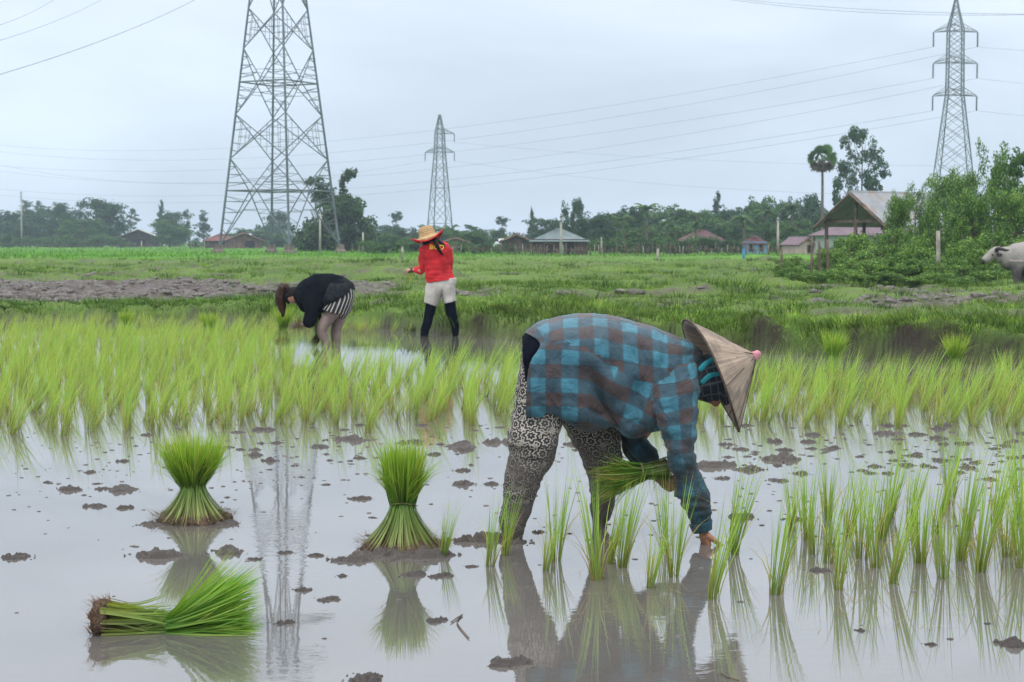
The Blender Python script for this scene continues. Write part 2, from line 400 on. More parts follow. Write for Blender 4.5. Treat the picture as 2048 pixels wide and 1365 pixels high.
def join(parts):
    V, F4, F3, C, b = [], [], [], [], 0
    for v, f4, f3, c in parts:
        V.append(v); C.append(c)
        if f4 is not None: F4.append(f4+b)
        if f3 is not None: F3.append(f3+b)
        b += len(v)
    return np.concatenate(V), (np.concatenate(F4) if F4 else None), (np.concatenate(F3) if F3 else None), np.concatenate(C)
def U(a, b, n): return RNG.uniform(a, b, n)
def colmix(cols, n, jit=.15):
    cols = np.array(cols); i = RNG.integers(0, len(cols), n); return np.clip(cols[i]*(1+U(-jit, jit, (n, 1))), 0, 1)
G_TIP = [(.25, .47, .065), (.32, .52, .08), (.20, .40, .06), (.40, .54, .11)]
G_MIDTIP = [(.30, .52, .085), (.39, .58, .11), (.24, .46, .08), (.50, .60, .15)]
# ---------------------------------------------------------------- rice tufts
def tuft_parts(n=34, H=.38, fan=.16, rad=.022, tips=G_TIP, lean=0.0, dead=.12, w=.0058):
    a = U(0, 2*PI, n); r = rad*np.sqrt(U(0, 1, n)); base = np.stack([r*np.cos(a), r*np.sin(a), np.full(n, -.05)], -1)
    p0 = U(0.0, .10, n)*1.0; p1 = p0+np.abs(RNG.normal(0, fan, n))+.05
    L = H*U(.55, 1.08, n)+.05
    ct = colmix(tips, n); cb = colmix([(.20, .20, .06), (.14, .24, .05), (.30, .26, .10)], n)
    k = RNG.random(n) < dead; ct[k] = colmix([(.46, .40, .10), (.42, .30, .12), (.5, .5, .12)], int(k.sum()))
    p1[k] += U(.5, 1.6, int(k.sum())); L[k] *= .75
    v, f4, f3, c = blades(base, a+U(-.5, .5, n), L, p0, p1, w*U(.7, 1.15, n), cb, ct, 5, 1.6)
    m = 5; aa = U(0, 2*PI, m); bb = np.stack([rad*.6*np.cos(aa), rad*.6*np.sin(aa), np.full(m, -.05)], -1)
    st = blades(bb, aa, U(.10, .17, m), .02, U(.02, .14, m), .006, (.14, .13, .06), (.16, .26, .06), 3)
    V, F4, F3, C = join([(v, f4, f3, c), st]); V[:, 0] += lean*np.clip(V[:, 2], 0, 1)*(1+.8*V[:, 2])
    return V, F4, F3, C
near_var = [fast_mesh('rice_tuft', *tuft_parts(int(RNG.integers(30, 48)), RNG.uniform(.35, .43), .10, .018, lean=RNG.uniform(-.08, .20), dead=.2, w=.0046)) for _ in range(10)]
mid_raw = [tuft_parts(int(RNG.integers(15, 27)), RNG.uniform(.33, .45), .17, .024, tips=G_MIDTIP, lean=RNG.uniform(-.08, .36), dead=.22, w=.0045) for _ in range(14)]
mid_var = [fast_mesh('rice_tuft', *q) for q in mid_raw]
for me in near_var+mid_var: me.materials.append(M['rice'])
def place(me, name, loc, rz, s, label, cat, group=None, tilt=(0, 0)):
    o = link(name, me); o.location = loc; o.rotation_euler = (tilt[0], tilt[1], rz); o.scale = (s, s, s) if not hasattr(s, '__len__') else s
    return tag(o, label, cat, group)
RG = 'rice tufts planted singly in the open water at the front'
near = [(1245, 1135, 1.0, 'green rice tuft with drooping yellow leaves below the held bundle, beside the far leg'), (1299, 1175, .9, 'thin yellow-green rice tuft in the reflection of the stooping woman, nearest her arms'), (1347, 1154, .95, 'rice tuft standing left of the planting hand'),
 (1330, 1106, .85, None), (1424, 1198, 1.02, 'dense rice tuft right in front of the planting hand'), (1465, 1108, 1.15, 'tall rice tuft just right of the planting hand'),
 (1552, 1189, 1.12, 'broad dark green rice tuft nearest to the camera, alone right of the stooping woman'), (1614, 1080, 1.05, None), (1627, 1108, .8, None), (1655, 1125, 1.0, None), (1676, 1179, .92, 'short fan-shaped rice tuft beside a low mud lump'),
 (1695, 1071, 1.1, None), (1724, 1117, 1.1, None), (1751, 1135, .95, None), (1784, 1168, .95, 'dark green rice tuft leaning right, in front of the right hand group'), (1761, 1078, 1.0, None), (1780, 1036, 1.1, None), (1840, 1127, 1.1, None),
 (1885, 1156, 1.0, None), (1920, 1123, 1.0, None), (1962, 1144, 1.12, None), (1991, 1046, 1.25, 'tall leaning rice tuft behind the others at the right edge'), (2014, 1112, .95, None), (2043, 1135, 1.0, None), (1871, 1067, 1.1, None), (1820, 1052, 1.0, None), (1935, 1060, 1.05, None), (1655, 1040, .95, None), (1585, 1060, .85, None),
 (979, 1132, .88, 'narrow rice tuft standing left of the near leg'), (1011, 1111, .68, 'small rice tuft touching the near shin'), (1091, 1141, .80, 'thin rice tuft between the two legs, the left of the pair'), (1112, 1122, .95, 'tall rice tuft between the two legs'),
 (1194, 1160, 1.02, 'rice tuft in front of the far leg'), (1218, 1128, .8, 'small rice tuft behind others at the far shin'), (887, 1113, .62, 'small lone rice tuft beside the middle seedling bundle'), (2080, 1090, 1.1, None), (2130, 1060, 1.1, None), (2160, 1130, 1.0, None), (2190, 1080, 1.0, None), (2240, 1110, 1.1, None), (2100, 1150, 1.0, None), (1900, 1010, 1.0, None), (2040, 1030, 1.05, None)]
n_ind = 0
for i, (x, y, s, lab) in enumerate(near):
    g = G(x, y, 0)
    place(near_var[i % 10], 'rice_tuft', g, random.uniform(-.5, .5), s*random.uniform(.95, 1.05), lab or 'rice tuft in the loose group standing in water at the right, none touching the woman', 'rice plant', RG)
    n_ind += 1
def inmid(px, py):
    fe = np.interp(px, [-400, 0, 200, 420, 600, 800, 1030, 1150, 1400, 1500, 1800, 2500], [872, 872, 868, 858, 866, 852, 838, 850, 850, 858, 862, 866])
    be = np.interp(px, [-400, 0, 540, 600, 1040, 1100, 1560, 1700, 2048, 2600], [706, 706, 712, 742, 748, 752, 760, 766, 772, 790])
    strip = (px < 1020) & (py > 653) & (py < 664) | (px < 540) & (py > 672) & (py < 720)
    return ((py < fe) & (py > be)) | strip
pts = []
for iy, Y in enumerate(np.arange(10.4, 27, .205)):
    for X in np.arange(-10, 8.5, .225):
        x = X+random.uniform(-.06, .06)+(iy % 2)*.06; y = Y+random.uniform(-.06, .06)
        px, py = TOPX(x, y)
        if -500 < px < 2750 and inmid(px+random.uniform(-14, 14), py+random.gauss(0, 7)) and random.random() < .94: pts.append((x, y))
pts.sort(key=lambda q: q[1]); rest = []
print('mid tufts', len(pts))
for x, y in pts:
    px, py = TOPX(x, y)
    if n_ind < 297 and 0 < px < 2048 and not (1060 < px < 1420):
        lab = 'pale green rice tuft in the dense planted band left of the stooping woman' if px < 1230 else 'pale green rice tuft in the dense planted band right of the conical hat'
        place(mid_var[random.randrange(14)], 'rice_tuft', (x, y, 0), random.uniform(-.6, .6), random.uniform(.8, 1.05), lab, 'rice plant', 'rice tufts of the dense planted band', (random.uniform(-.08, .08), random.uniform(-.05, .12)))
        n_ind += 1
    else: rest.append((x, y))
pr = []
for x, y in rest:
    V, F4, F3, C = mid_raw[random.randrange(14)]; a = random.uniform(-.6, .6); s = random.uniform(.72, 1.02)*(.66 if y > 21 else 1)
    R = np.array([[math.cos(a), -math.sin(a), 0], [math.sin(a), math.cos(a), 0], [0, 0, 1]]); W = V @ R.T*s+np.array([x, y, 0])
    W[:, 0] += random.uniform(-.05, .15)*np.clip(W[:, 2], 0, 1)
    yl = sstep(18, 25, y)*.5
    pr.append((W, F4, F3, C*(1-yl*.1)+np.array([.07, .03, 0])*yl))
if pr: tag(link('rice_seedlings', fast_mesh('rice_seedlings', *join(pr)), M['rice']), 'dense pale green young rice filling the flooded paddy behind the women', 'rice field', None, 'stuff')
# ---------------------------------------------------------------- grass of bunds and fields
def grass(n, Y0, Y1, Lr, w, name, label, dens=None, keep=None, segs=2, xs=1.15, cols=None, lift=0):
    Y = (Y0**(-1)+(Y1**(-1)-Y0**(-1))*RNG.random(n))**(-1); X = (RNG.random(n)*2-1)*.345*Y*xs
    z, mu, br, gr, bu = sample(X, Y); k = gr*(.35+.65*sstep(-.35, .15, fbm(X*1.1, Y*1.1, 0, 140)))
    k = k*(1-.8*br) if keep is None else keep(X, Y, k, br, bu, z)
    m = RNG.random(n) < k; X, Y, z, bu = X[m], Y[m], z[m], bu[m]; n = len(X)
    big = np.clip(.65+1.1*fbm(X*.9, Y*.9, 0, 150), .3, 1.6); dk = fbm(X*.6, Y*.6, 0, 160)[:, None]
    L = U(Lr[0], Lr[1], n)*big; base = np.stack([X, Y, z-.02], -1)
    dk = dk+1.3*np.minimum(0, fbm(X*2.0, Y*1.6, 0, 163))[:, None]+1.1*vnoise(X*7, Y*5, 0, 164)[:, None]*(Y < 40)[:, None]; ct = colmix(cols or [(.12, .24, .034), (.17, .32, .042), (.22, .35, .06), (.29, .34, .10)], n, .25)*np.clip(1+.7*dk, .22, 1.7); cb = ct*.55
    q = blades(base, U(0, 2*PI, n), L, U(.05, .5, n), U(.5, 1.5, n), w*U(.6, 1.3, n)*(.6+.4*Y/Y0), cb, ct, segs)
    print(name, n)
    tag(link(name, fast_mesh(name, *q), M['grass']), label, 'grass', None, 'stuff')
grass(420000, 16, 31, (.06, .19), .0085, 'grass', 'ragged green grass on the nearest earth bund', keep=lambda X, Y, k, br, bu, z: np.where(bu > .3, k*1.2, k*.6), segs=3)
grass(90000, 23, 34, (.16, .32), .010, 'bund_grass', 'thick dark green grass on the left earth bund', keep=lambda X, Y, k, br, bu, z: np.where((bu > .15) & (X < -.10*Y), 1.0, 0), segs=3, cols=[(.06, .16, .02), (.09, .21, .03), (.12, .25, .035)])
grass(200000, 29, 62, (.08, .22), .012, 'grass', 'patchy green grass between the ploughed mud strips')
grass(150000, 58, 125, (.10, .26), .022, 'grass', 'low uneven grass around the foot of the large pylon')
grass(60000, 105, 420, (.25, .5), .06, 'grass', 'bright green young rice field in front of the village fence', keep=lambda X, Y, k, br, bu, z: br*.9, cols=[(.14, .36, .03), (.19, .43, .045), (.12, .30, .03)])
def tussocks(n, Y0, Y1):
    Y = (Y0**(-1)+(Y1**(-1)-Y0**(-1))*RNG.random(n))**(-1); X = (RNG.random(n)*2-1)*.36*Y; m_ = fbm(X*.12, Y*.3, 0, 170) > -.12; X, Y = X[m_], Y[m_]; z, mu, br, gr, bu = sample(X, Y)
    m = (RNG.random(len(X)) < gr*(1-br)+.15*mu*(Y > 30)) & ((z > .02)); X, Y, z = X[m], Y[m], z[m]; k = 34; n = len(X); sc = U(.5, 1.35, n)*(.75+.25*(Y > 30)); print('tussocks', n)
    X, Y, z, sc = [np.repeat(q, k) for q in (X, Y, z, sc)]; a = U(0, 2*PI, n*k); rr = .20*sc*np.sqrt(U(0, 1, n*k)); b = np.stack([X+rr*1.5*np.cos(a), Y+rr*np.sin(a), z-.03], -1)
    t = np.repeat(colmix([(.07, .15, .02), (.10, .20, .03), (.05, .10, .02), (.13, .21, .045), (.15, .26, .04)], n, .2), k, 0)*U(.75, 1.2, (n*k, 1))
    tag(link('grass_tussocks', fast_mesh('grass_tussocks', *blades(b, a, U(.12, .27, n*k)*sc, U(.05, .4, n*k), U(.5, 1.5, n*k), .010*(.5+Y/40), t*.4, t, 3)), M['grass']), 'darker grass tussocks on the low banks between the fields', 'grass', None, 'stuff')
tussocks(6500, 17, 95)
def lumps(n):
    Y = (24.0**(-1)+(60.0**(-1)-24.0**(-1))*RNG.random(n))**(-1); X = (RNG.random(n)*2-1)*.36*Y; z, mu, br, gr, bu = sample(X, Y); m = (RNG.random(n) < mu**2*.9) & (bu < .05) & (Y > 29.8); X, Y, z = X[m], Y[m], z[m]; n = len(X); print('lumps', n)
    t = MB(); t.ball((0, 0, 0), 1, n=9, m=6); tv = np.array(t.v); f4 = np.array([f for f in t.f if len(f) == 4]); f3 = np.array([f for f in t.f if len(f) == 3]); k = len(tv)
    sc = U(.02, .085, n)*U(.5, 1.3, n); V = tv[None]*(1+.75*vnoise((tv[:, 0]*1.7)[None]+np.arange(n)[:, None]*3.1, (tv[:, 1]*1.7)[None], (tv[:, 2]*1.7)[None], 9))[..., None]
    V = V*(sc[:, None, None]*np.stack([U(1, 2.2, n), U(.7, 1.3, n), U(.5, 1.0, n)], -1)[:, None]); V = V+np.stack([X, Y, np.maximum(z, .0)], -1)[:, None]; o = (np.arange(n)*k)[:, None, None]
    tag(link('mud_lumps', fast_mesh('mud_lumps', V.reshape(-1, 3), (f4[None]+o).reshape(-1, 4), (f3[None]+o).reshape(-1, 3)), M['mud']), 'rough ploughed mud lumps in the field strips behind', 'mud', None, 'stuff')
lumps(22000)
# ---------------------------------------------------------------- seedling bundles
def bundle_parts(nl=420, ns=230, H=.42, waist=.42, rb=.135, rw=.045, rt=.15, tips=None, tied=True, tight=1.0):
    "upright sheaf: stalks splay down to a skirt of roots, leaves splay up"
    tips = tips or [(.18, .42, .045), (.24, .48, .055), (.14, .34, .04), (.32, .50, .08)]
    zw = H*waist; a = U(0, 2*PI, ns); q = np.sqrt(U(.25, 1, ns))
    b = np.stack([rb*q*np.cos(a), rb*q*np.sin(a), U(0, .02, ns)], -1); a2 = a+U(-.25, .25, ns)
    t = np.stack([rw*q*np.cos(a2), rw*q*np.sin(a2), np.full(ns, zw)], -1)
    V, C, F4 = [], [], []; segs = 5; sdv = np.stack([-np.sin(a), np.cos(a), 0*a], -1); w = U(.0016, .0032, ns)
    cs = colmix([(.30, .36, .12), (.36, .38, .14), (.24, .32, .08), (.20, .15, .07), (.14, .11, .05), (.40, .44, .18)], ns, .3); ct = colmix([(.16, .30, .06), (.20, .34, .07)], ns)
    for k in range(segs+1):
        f = k/segs; fr = 1-(1-f)**1.55; p = b*(1-f)+t*f; rad = np.hypot(p[:, 0], p[:, 1]); tgt = rb*q*(1-fr)+rw*q*fr
        p[:, :2] *= (tgt/np.maximum(rad, 1e-4))[:, None]; ww = (w*(1-.35*f))[:, None]; c = cs*(1-f)+ct*f
        if k == 0: c = c*.4+np.array([.12, .08, .05])*.6
        V += [p-sdv*ww, p+sdv*ww]; C += [c, c]
    n = ns; V = np.stack(V, 1); C = np.stack(C, 1); o = (np.arange(n)*(2*segs+2))[:, None]
    F4 = np.concatenate([o+np.array([2*k, 2*k+1, 2*k+3, 2*k+2])[None] for k in range(segs)], 0)
    stalks = (V.reshape(-1, 3), F4, None, C.reshape(-1, 3))
    a = U(0, 2*PI, nl); q = np.sqrt(U(0, 1, nl)); base = np.stack([rw*q*np.cos(a), rw*q*np.sin(a), zw-.03+U(0, .05, nl)], -1)
    sp = math.atan2(rt-rw, H-zw)*tight; L = (H-zw)*U(.62, 1.12, nl)/np.cos(q*sp)*1.03
    p0 = q*sp*1.25+.02; p1 = q*sp*.7+U(-.1, .12, nl); out = RNG.random(nl) < .20; p1[out] += U(.3, 1.5, int(out.sum()))
    cb = colmix([(.05, .15, .02), (.07, .18, .025)], nl); ctp = colmix(tips, nl, .22)*np.array([1.32, 1.02, 1]); ctp[RNG.random(nl) < .06] = (.42, .42, .12)
    leaves = blades(base, a, L, p0, p1, U(.0032, .0055, nl), cb, ctp, 5, 1.2)
    ne = 70; a = U(0, 2*PI, ne); stray = blades(np.stack([rw*np.cos(a), rw*np.sin(a), zw+U(-.02, .10, ne)], -1), a, H*U(.25, .55, ne), U(.35, 1.0, ne), U(1.0, 2.1, ne), U(.002, .004, ne), colmix([(.16, .26, .04)], ne), colmix([(.34, .46, .08), (.44, .40, .12), (.22, .40, .05)], ne), 6); leaves = join([leaves, stray])
    nr = 700; a = U(0, 2*PI, nr); r0 = rb*U(.55, 1.05, nr); base = np.stack([r0*np.cos(a), r0*np.sin(a), U(-.004, .03, nr)], -1)
    roots = blades(base, a+U(-1.2, 1.2, nr), U(.02, .07, nr), U(.6, 1.5, nr), U(1.2, 2.6, nr), .0028, (.10, .065, .045), (.22, .15, .10), 4)
    return stalks, leaves, roots, zw, rw, rb
def root_mat_mesh(rb, seed):
    mb = MB(); rings = []
    for rr, z in ((1.02, -.03), (1.06, .004), (.98, .024), (.7, .036), (.3, .05)):
        rings.append([Vector((rb*rr*math.cos(t)*(1+.10*math.sin(5*t+seed)+.05*math.sin(11*t)), rb*rr*math.sin(t)*(1+.10*math.sin(5*t+seed)), z+.006*math.sin(7*t+seed))) for t in [2*PI*k/40 for k in range(40)]])
    mb.grid(rings, True, False, True); me = mb.mesh('roots'); deform(me, .02, 45, seed); return me
M['root'] = plain('muddy_roots', (.13, .085, .06), .9, .4, 40, bump=.8)
M['twine'] = plain('twine', (.20, .17, .09), .9, .3, 60)
def bundle(loc, label, H=.40, seed=0, rz=0, tilt=(0, 0), s=1.0, group=None, **kw):
    root = empty('seedling_bundle', loc, rz, label, 'seedling bundle', group); root.rotation_euler = (tilt[0], tilt[1], rz); root.scale = (s, s, s)
    st, lv, rt, zw, rw, rb = bundle_parts(H=H, **kw)
    link('stalks', fast_mesh('stalks', *st), M['rice'], root); link('leaves', fast_mesh('leaves', *lv), M['rice'], root)
    r = link('roots', root_mat_mesh(rb*.86, seed), M['root'], root); link('root_hairs', fast_mesh('root_hairs', *rt), M['grass'], r)
    mb = MB(); pts_ = [Vector((rw*1.08*math.cos(t), rw*1.08*math.sin(t), zw+.004*math.sin(3*t))) for t in np.linspace(0, 2*PI, 25)]
    mb.tube(pts_, [.0022]*25, n=6, cap=False, ref=(0, 0, 1)); mb.build('tie', M['twine'], root); return root
BG = 'tied seedling bundles set upright in the water'
g = G(387, 1040); bundle(g, 'upright seedling bundle with a bushy rounded top, standing behind the lying bundle', .375, 1, rb=.172, rw=.052, rt=.165, nl=1500, ns=420, waist=.44, group=BG)
g = G(806, 1095); bundle(g, 'upright seedling bundle with straight flared leaves on a mud patch left of the stooping woman', .425, 2, rb=.178, rw=.050, rt=.098, nl=1100, ns=440, waist=.43, group=BG)
for (x, y, H, lab) in ((255, 668, .34, 'small far seedling bundle before the left grass bund, the more left of two'), (418, 676, .34, 'small far seedling bundle before the left grass bund, the more right of two'),
                       (566, 684, .46, 'seedling bundle standing under the ponytail of the bending woman in black'), (1661, 748, .42, 'yellowish seedling bundle leaning against the right bund, nearer to the conical hat'), (1910, 752, .40, 'deep green seedling bundle against the right bund, nearer to the right edge')):
    bundle(G(x, y), lab, H, x, nl=300, ns=110, rb=.10, rw=.05, rt=.15, waist=.4, group=BG, tilt=(0, .12 if x == 1661 else 0))
# the lying bundle: stalks to the left, leaves fan up to the right
def lying():
    o = G(335, 1262); root = empty('seedling_bundle', (o.x, o.y, 0), 0, 'bushy seedling bundle lying on its side in the shallow water, roots to the left', 'seedling bundle')
    def run(n, x0, x1, spread0, spread1, z0, w, cb, ct, up, segs=6, drop=0, jl=.15, yl=(1, 1)):
        y0 = RNG.normal(0, .5, n).clip(-1, 1); h0 = U(0, 1, n); V, C = [], []
        e = x1+(x1-x0)*U(-jl, jl*.4, n); az = U(-.3, .3, n); curl = RNG.normal(0, .034, n)
        for k in range(segs+1):
            f = k/segs; x = x0+(e-x0)*f; sp = spread0+(spread1-spread0)*f; y = y0*sp*yl[0]+az*f*.05
            z = z0+(h0-.1)*(sp*1.15)*yl[1]+up*f**1.3*h0-drop*f*f*(1-h0)+curl*f*f
            p = np.stack([x, y, np.maximum(z, .003)], -1); sdv = np.stack([0*h0, np.cos(h0*9), np.sin(h0*9)], -1)*(w*(1-f**3*.97))[:, None]
            V += [p-sdv, p+sdv]; cc = cb*(1-f)+ct*f; C += [cc, cc]
        V = np.stack(V, 1); C = np.stack(C, 1); q = (np.arange(n)*(2*segs+2))[:, None]
        return V.reshape(-1, 3), np.concatenate([q+np.array([2*k, 2*k+1, 2*k+3, 2*k+2])[None] for k in range(segs)], 0), None, C.reshape(-1, 3)
    n = 330; st = run(n, -.235, .03, .105, .055, .0, U(.002, .0042, n), colmix([(.34, .40, .12), (.42, .44, .18), (.28, .34, .09), (.2, .17, .08)], n), colmix([(.20, .34, .07)], n), .0, yl=(.8, 1.05))
    n = 900; lf = run(n, .0, .33, .055, .12, .0, U(.0025, .0036, n), colmix([(.10, .24, .03)], n), colmix(G_TIP+[(.13, .36, .03)], n), .10, 7, yl=(1, 1.0), jl=.3)
    n = 140; l2 = run(n, .0, .26, .05, .14, .01, U(.0025, .0036, n), colmix([(.12, .26, .03)], n), colmix(G_TIP+[(.4, .42, .1)], n), .15, 7, jl=.35)
    link('stalks', fast_mesh('stalks', *st), M['rice'], root); link('leaves', fast_mesh('leaves', *join([lf, l2])), M['rice'], root)
    mb = MB(); mb.ball((-.245, 0, .055), (.042, .082, .062), n=36, m=22); me = mb.mesh('roots'); deform(me, .03, 45, 3); r = link('roots', me, M['root'], root)
    n = 500; a = U(0, 2*PI, n); b = np.stack([-.245+.035*U(-1, 1, n), .082*np.cos(a), .055+.062*np.sin(a)], -1)
    link('root_hairs', fast_mesh('root_hairs', *blades(b, PI+U(-1.5, 1.5, n), U(.02, .06, n), U(.3, 2, n), U(.8, 2.8, n), .003, (.16, .10, .065), (.24, .15, .10), 3)), M['grass'], r)
    root.rotation_euler = (0, 0, math.radians(4)); root.scale = (.84,)*3
lying()
# ---------------------------------------------------------------- mud clods
def clod_mesh(seed, n=52):
    rg = np.random.default_rng(seed); u = np.linspace(-1, 1, n); X, Y = np.meshgrid(u, u); r = np.hypot(X, Y)
    ed = .72+.30*fbm(X*1.6+seed, Y*1.6, 0, seed, 3); d = np.clip((ed-r)/.45, -.4, 1)
    zz = 1+.55*vnoise(X*3.5, Y*3.5, 0, seed+20); z = zz*np.sign(d)*np.abs(d)**.8*.36*(.6+.75*fbm(X*2.2, Y*2.2+seed, 0, seed+3, 5))+.34*fbm(X*5, Y*5, 0, seed+5, 5)-.20*np.abs(fbm(X*4, Y*4, 0, seed+15, 3))+.04*(d > 0)-.02
    z = np.maximum(z, -.25); V = np.stack([X+.07*fbm(X*5, Y*5, 0, seed+8), Y+.07*fbm(X*5, Y*5, 0, seed+9), z], -1).reshape(-1, 3)
    i = (np.arange(n-1)[:, None]*n+np.arange(n-1)[None]).ravel(); F = np.stack([i, i+1, i+n+1, i+n], -1)
    keep = (V[F][:, :, 2].max(1) > -.12); me = fast_mesh('mud_clod', V, F[keep]); me.materials.append(M['mud']); return me
clods = [clod_mesh(100+i) for i in range(12)]
CL = [(140, 980, 48, 'flat mud clod near the left edge, behind a darker round one'), (187, 1014, 46, 'dark round mud clod between the left edge and the left bundle'), (250, 1016, 32, None), (245, 981, 60, 'low mud clod left of the bushy upright bundle'), (33, 1115, 54, 'mud clod nearest the left edge of the picture'),
      (318, 1113, 92, 'wide flat mud clod in front of the left upright bundle'), (458, 1106, 58, 'rounded mud clod right in front of the left upright bundle'), (570, 1247, 42, 'upright dark mud clod right of the lying bundle'), (608, 1181, 36, None), (660, 1200, 46, 'flat mud clod between the lying bundle and the middle bundle'), (510, 1119, 26, None),
      (572, 1106, 30, None), (632, 1112, 34, None), (685, 1153, 20, None), (722, 998, 38, None), (745, 1036, 16, None), (925, 970, 44, None), (925, 942, 30, None), (1018, 1326, 84, 'large lumpy mud clod in the foreground below the near leg'), (872, 1242, 44, 'mud clod in front of the middle bundle beside a bent twig'),
      (832, 1150, 52, None), (885, 1153, 50, None), (941, 1134, 28, None), (730, 1360, 64, 'mud clod cut off by the bottom edge of the picture'), (1077, 1065, 24, None), (1140, 1068, 12, None), (1640, 1142, 44, 'mud clod beside a short fan-shaped rice tuft'), (2022, 1290, 62, 'mud clod alone in the front right corner'), (1560, 920, 74, None),
      (1428, 932, 80, None), (1500, 940, 60, None), (1560, 962, 40, None), (1600, 948, 30, None), (1480, 1035, 50, None), (1590, 1040, 34, None), (705, 1120, 70, 'flat mud clod touching the left side of the middle bundle'), (765, 1112, 110, 'low mud mound under the left half of the middle seedling bundle'), (855, 1112, 110, 'low mud mound under the right half of the middle seedling bundle'), (1025, 1085, 60, None), (960, 1080, 90, None), (310, 1050, 60, None), (455, 1048, 50, None), (1775, 868, 50, None),
      (1975, 1248, 14, None), (1720, 1262, 22, None), (1860, 1290, 24, None), (1230, 905, 20, None), (840, 962, 26, None), (510, 900, 24, None), (640, 895, 36, None), (355, 892, 32, None), (700, 880, 70, None), (1000, 885, 70, None), (920, 895, 60, None), (1060, 915, 40, None), (590, 932, 18, None)]
def add_clod(x, y, w, lab):
    g = G(x, y); s = w/(FPX/g.y)*.70; i = random.randrange(12)
    o = place(clods[i], 'mud_clod', (g.x, g.y, 0), random.uniform(-.5, .5)+random.choice([0, PI]), (s, s*random.uniform(.7, 1.1), s*random.uniform(.55, .9)*(.5 if w > 150 else 1)), lab or 'grey mud clod breaking the water surface among many like it', 'mud clod', 'mud clods in the flooded paddy')
for c in CL: add_clod(*c)
for k in range(215):
    t = random.random()
    if t < .62: x = random.uniform(1440, 2080); y = np.clip(random.gauss(905, 32), 852, 1020)
    elif t < .72: x = random.uniform(1130, 1460); y = random.uniform(850, 930)
    elif t < .9: x = random.uniform(450, 1020); y = 850+abs(random.gauss(0, 60))
    else: x = random.uniform(0, 500); y = random.uniform(870, 1010)
    w = random.choice([8, 10, 12, 14, 18, 24, 30]) if y < 960 else random.choice([8, 12, 18, 30])
    if t >= .72: w = min(w, 34)
    add_clod(x, y, w, None)
# tiny crumbs and floating straw bits
n = 450; px = U(0, 2048, n); py = 850+np.abs(RNG.normal(0, 140, n)); mb = MB(); parts = []
for k in range(n):
    g = G(px[k], min(py[k], 1360)); s = random.uniform(.003, .011); 
    mb.ball((g.x, g.y, 0), (s*1.5, s, s*.5), n=7, m=4)
me = mb.mesh('mud_crumbs'); deform(me, .004, 300, 3); tag(link('mud_crumbs', me, M['mud']), 'tiny mud crumbs scattered over the water', 'mud', None, 'stuff')
n = 170; g = [G(x, y) for x, y in zip(U(1150, 2048, n), U(1080, 1260, n))]; b = np.array([(p.x, p.y, .002) for p in g])
q = blades(b, U(0, 2*PI, n), U(.03, .14, n), U(1.35, 1.5, n), U(1.6, 1.9, n), .0022, (.35, .30, .14), (.42, .34, .16), 4)
q[0][:, 2] = np.abs(q[0][:, 2])+.001
tag(link('floating_straw', fast_mesh('floating_straw', *q), M['grass']), 'thin yellow leaf bits floating between the rice tufts', 'straw', None, 'stuff')
# ================================================================ people: helpers
def frame(up, fwd):
    z = Vector(up).normalized(); y = Vector(fwd); y = (y-z*y.dot(z)).normalized(); x = y.cross(z)
    return Matrix((x, y, z)).transposed()
def bumpf(v, c, w): d = (v-Vector(c)).length/w; return math.exp(-d*d)
def add_head(mb, c, up, fwd, h=.225, n=44, m=34):
    "a head with brow, nose, lips, chin; c = centre, local y = face, z = crown"
    R = frame(up, fwd); rings = []
    for i in range(1, m):
        ph = PI*i/m; ring = []
        for j in range(n):
            th = 2*PI*j/n; d = Vector((math.sin(ph)*math.cos(th), math.sin(ph)*math.sin(th), math.cos(ph)))
            r = Vector((d.x*.335, d.y*.43, d.z*.5))
            if d.z < 0: r.x *= 1-.28*d.z*d.z; r.y *= 1-.10*abs(d.z)
            if d.y > 0: r.y *= .93
            else: r.z *= 1+.12*d.y*(1 if d.z < 0 else 0)
            q = Vector((r.x, r.y, r.z))
            r.y += .13*bumpf(q, (0, .42, -.06), .075)+.07*bumpf(q, (0, .41, .02), .06)        # nose
            r.y += .035*bumpf(q, (.11, .38, .09), .08)+.035*bumpf(q, (-.11, .38, .09), .08)     # brow
            r.y -= .05*bumpf(q, (.12, .37, .0), .06)+.05*bumpf(q, (-.12, .37, .0), .06)         # eye sockets
            r.y += .045*bumpf(q, (0, .38, -.20), .07)-.02*bumpf(q, (0, .38, -.28), .04)+.06*bumpf(q, (0, .33, -.37), .11)
            r.x += (.02*bumpf(q, (.2, .3, -.08), .12)-.02*bumpf(q, (-.2, .3, -.08), .12))
            ring.append(Vector(c)+R @ (r*h))
        rings.append(ring)
    mb.grid(rings, True, True, True)
    for sx in (-1, 1):
        mb.ball(Vector(c)+R @ Vector((sx*.33, -.03, -.04))*h, (.035*h, .085*h, .14*h), n=10, m=8, R=R)
    return R
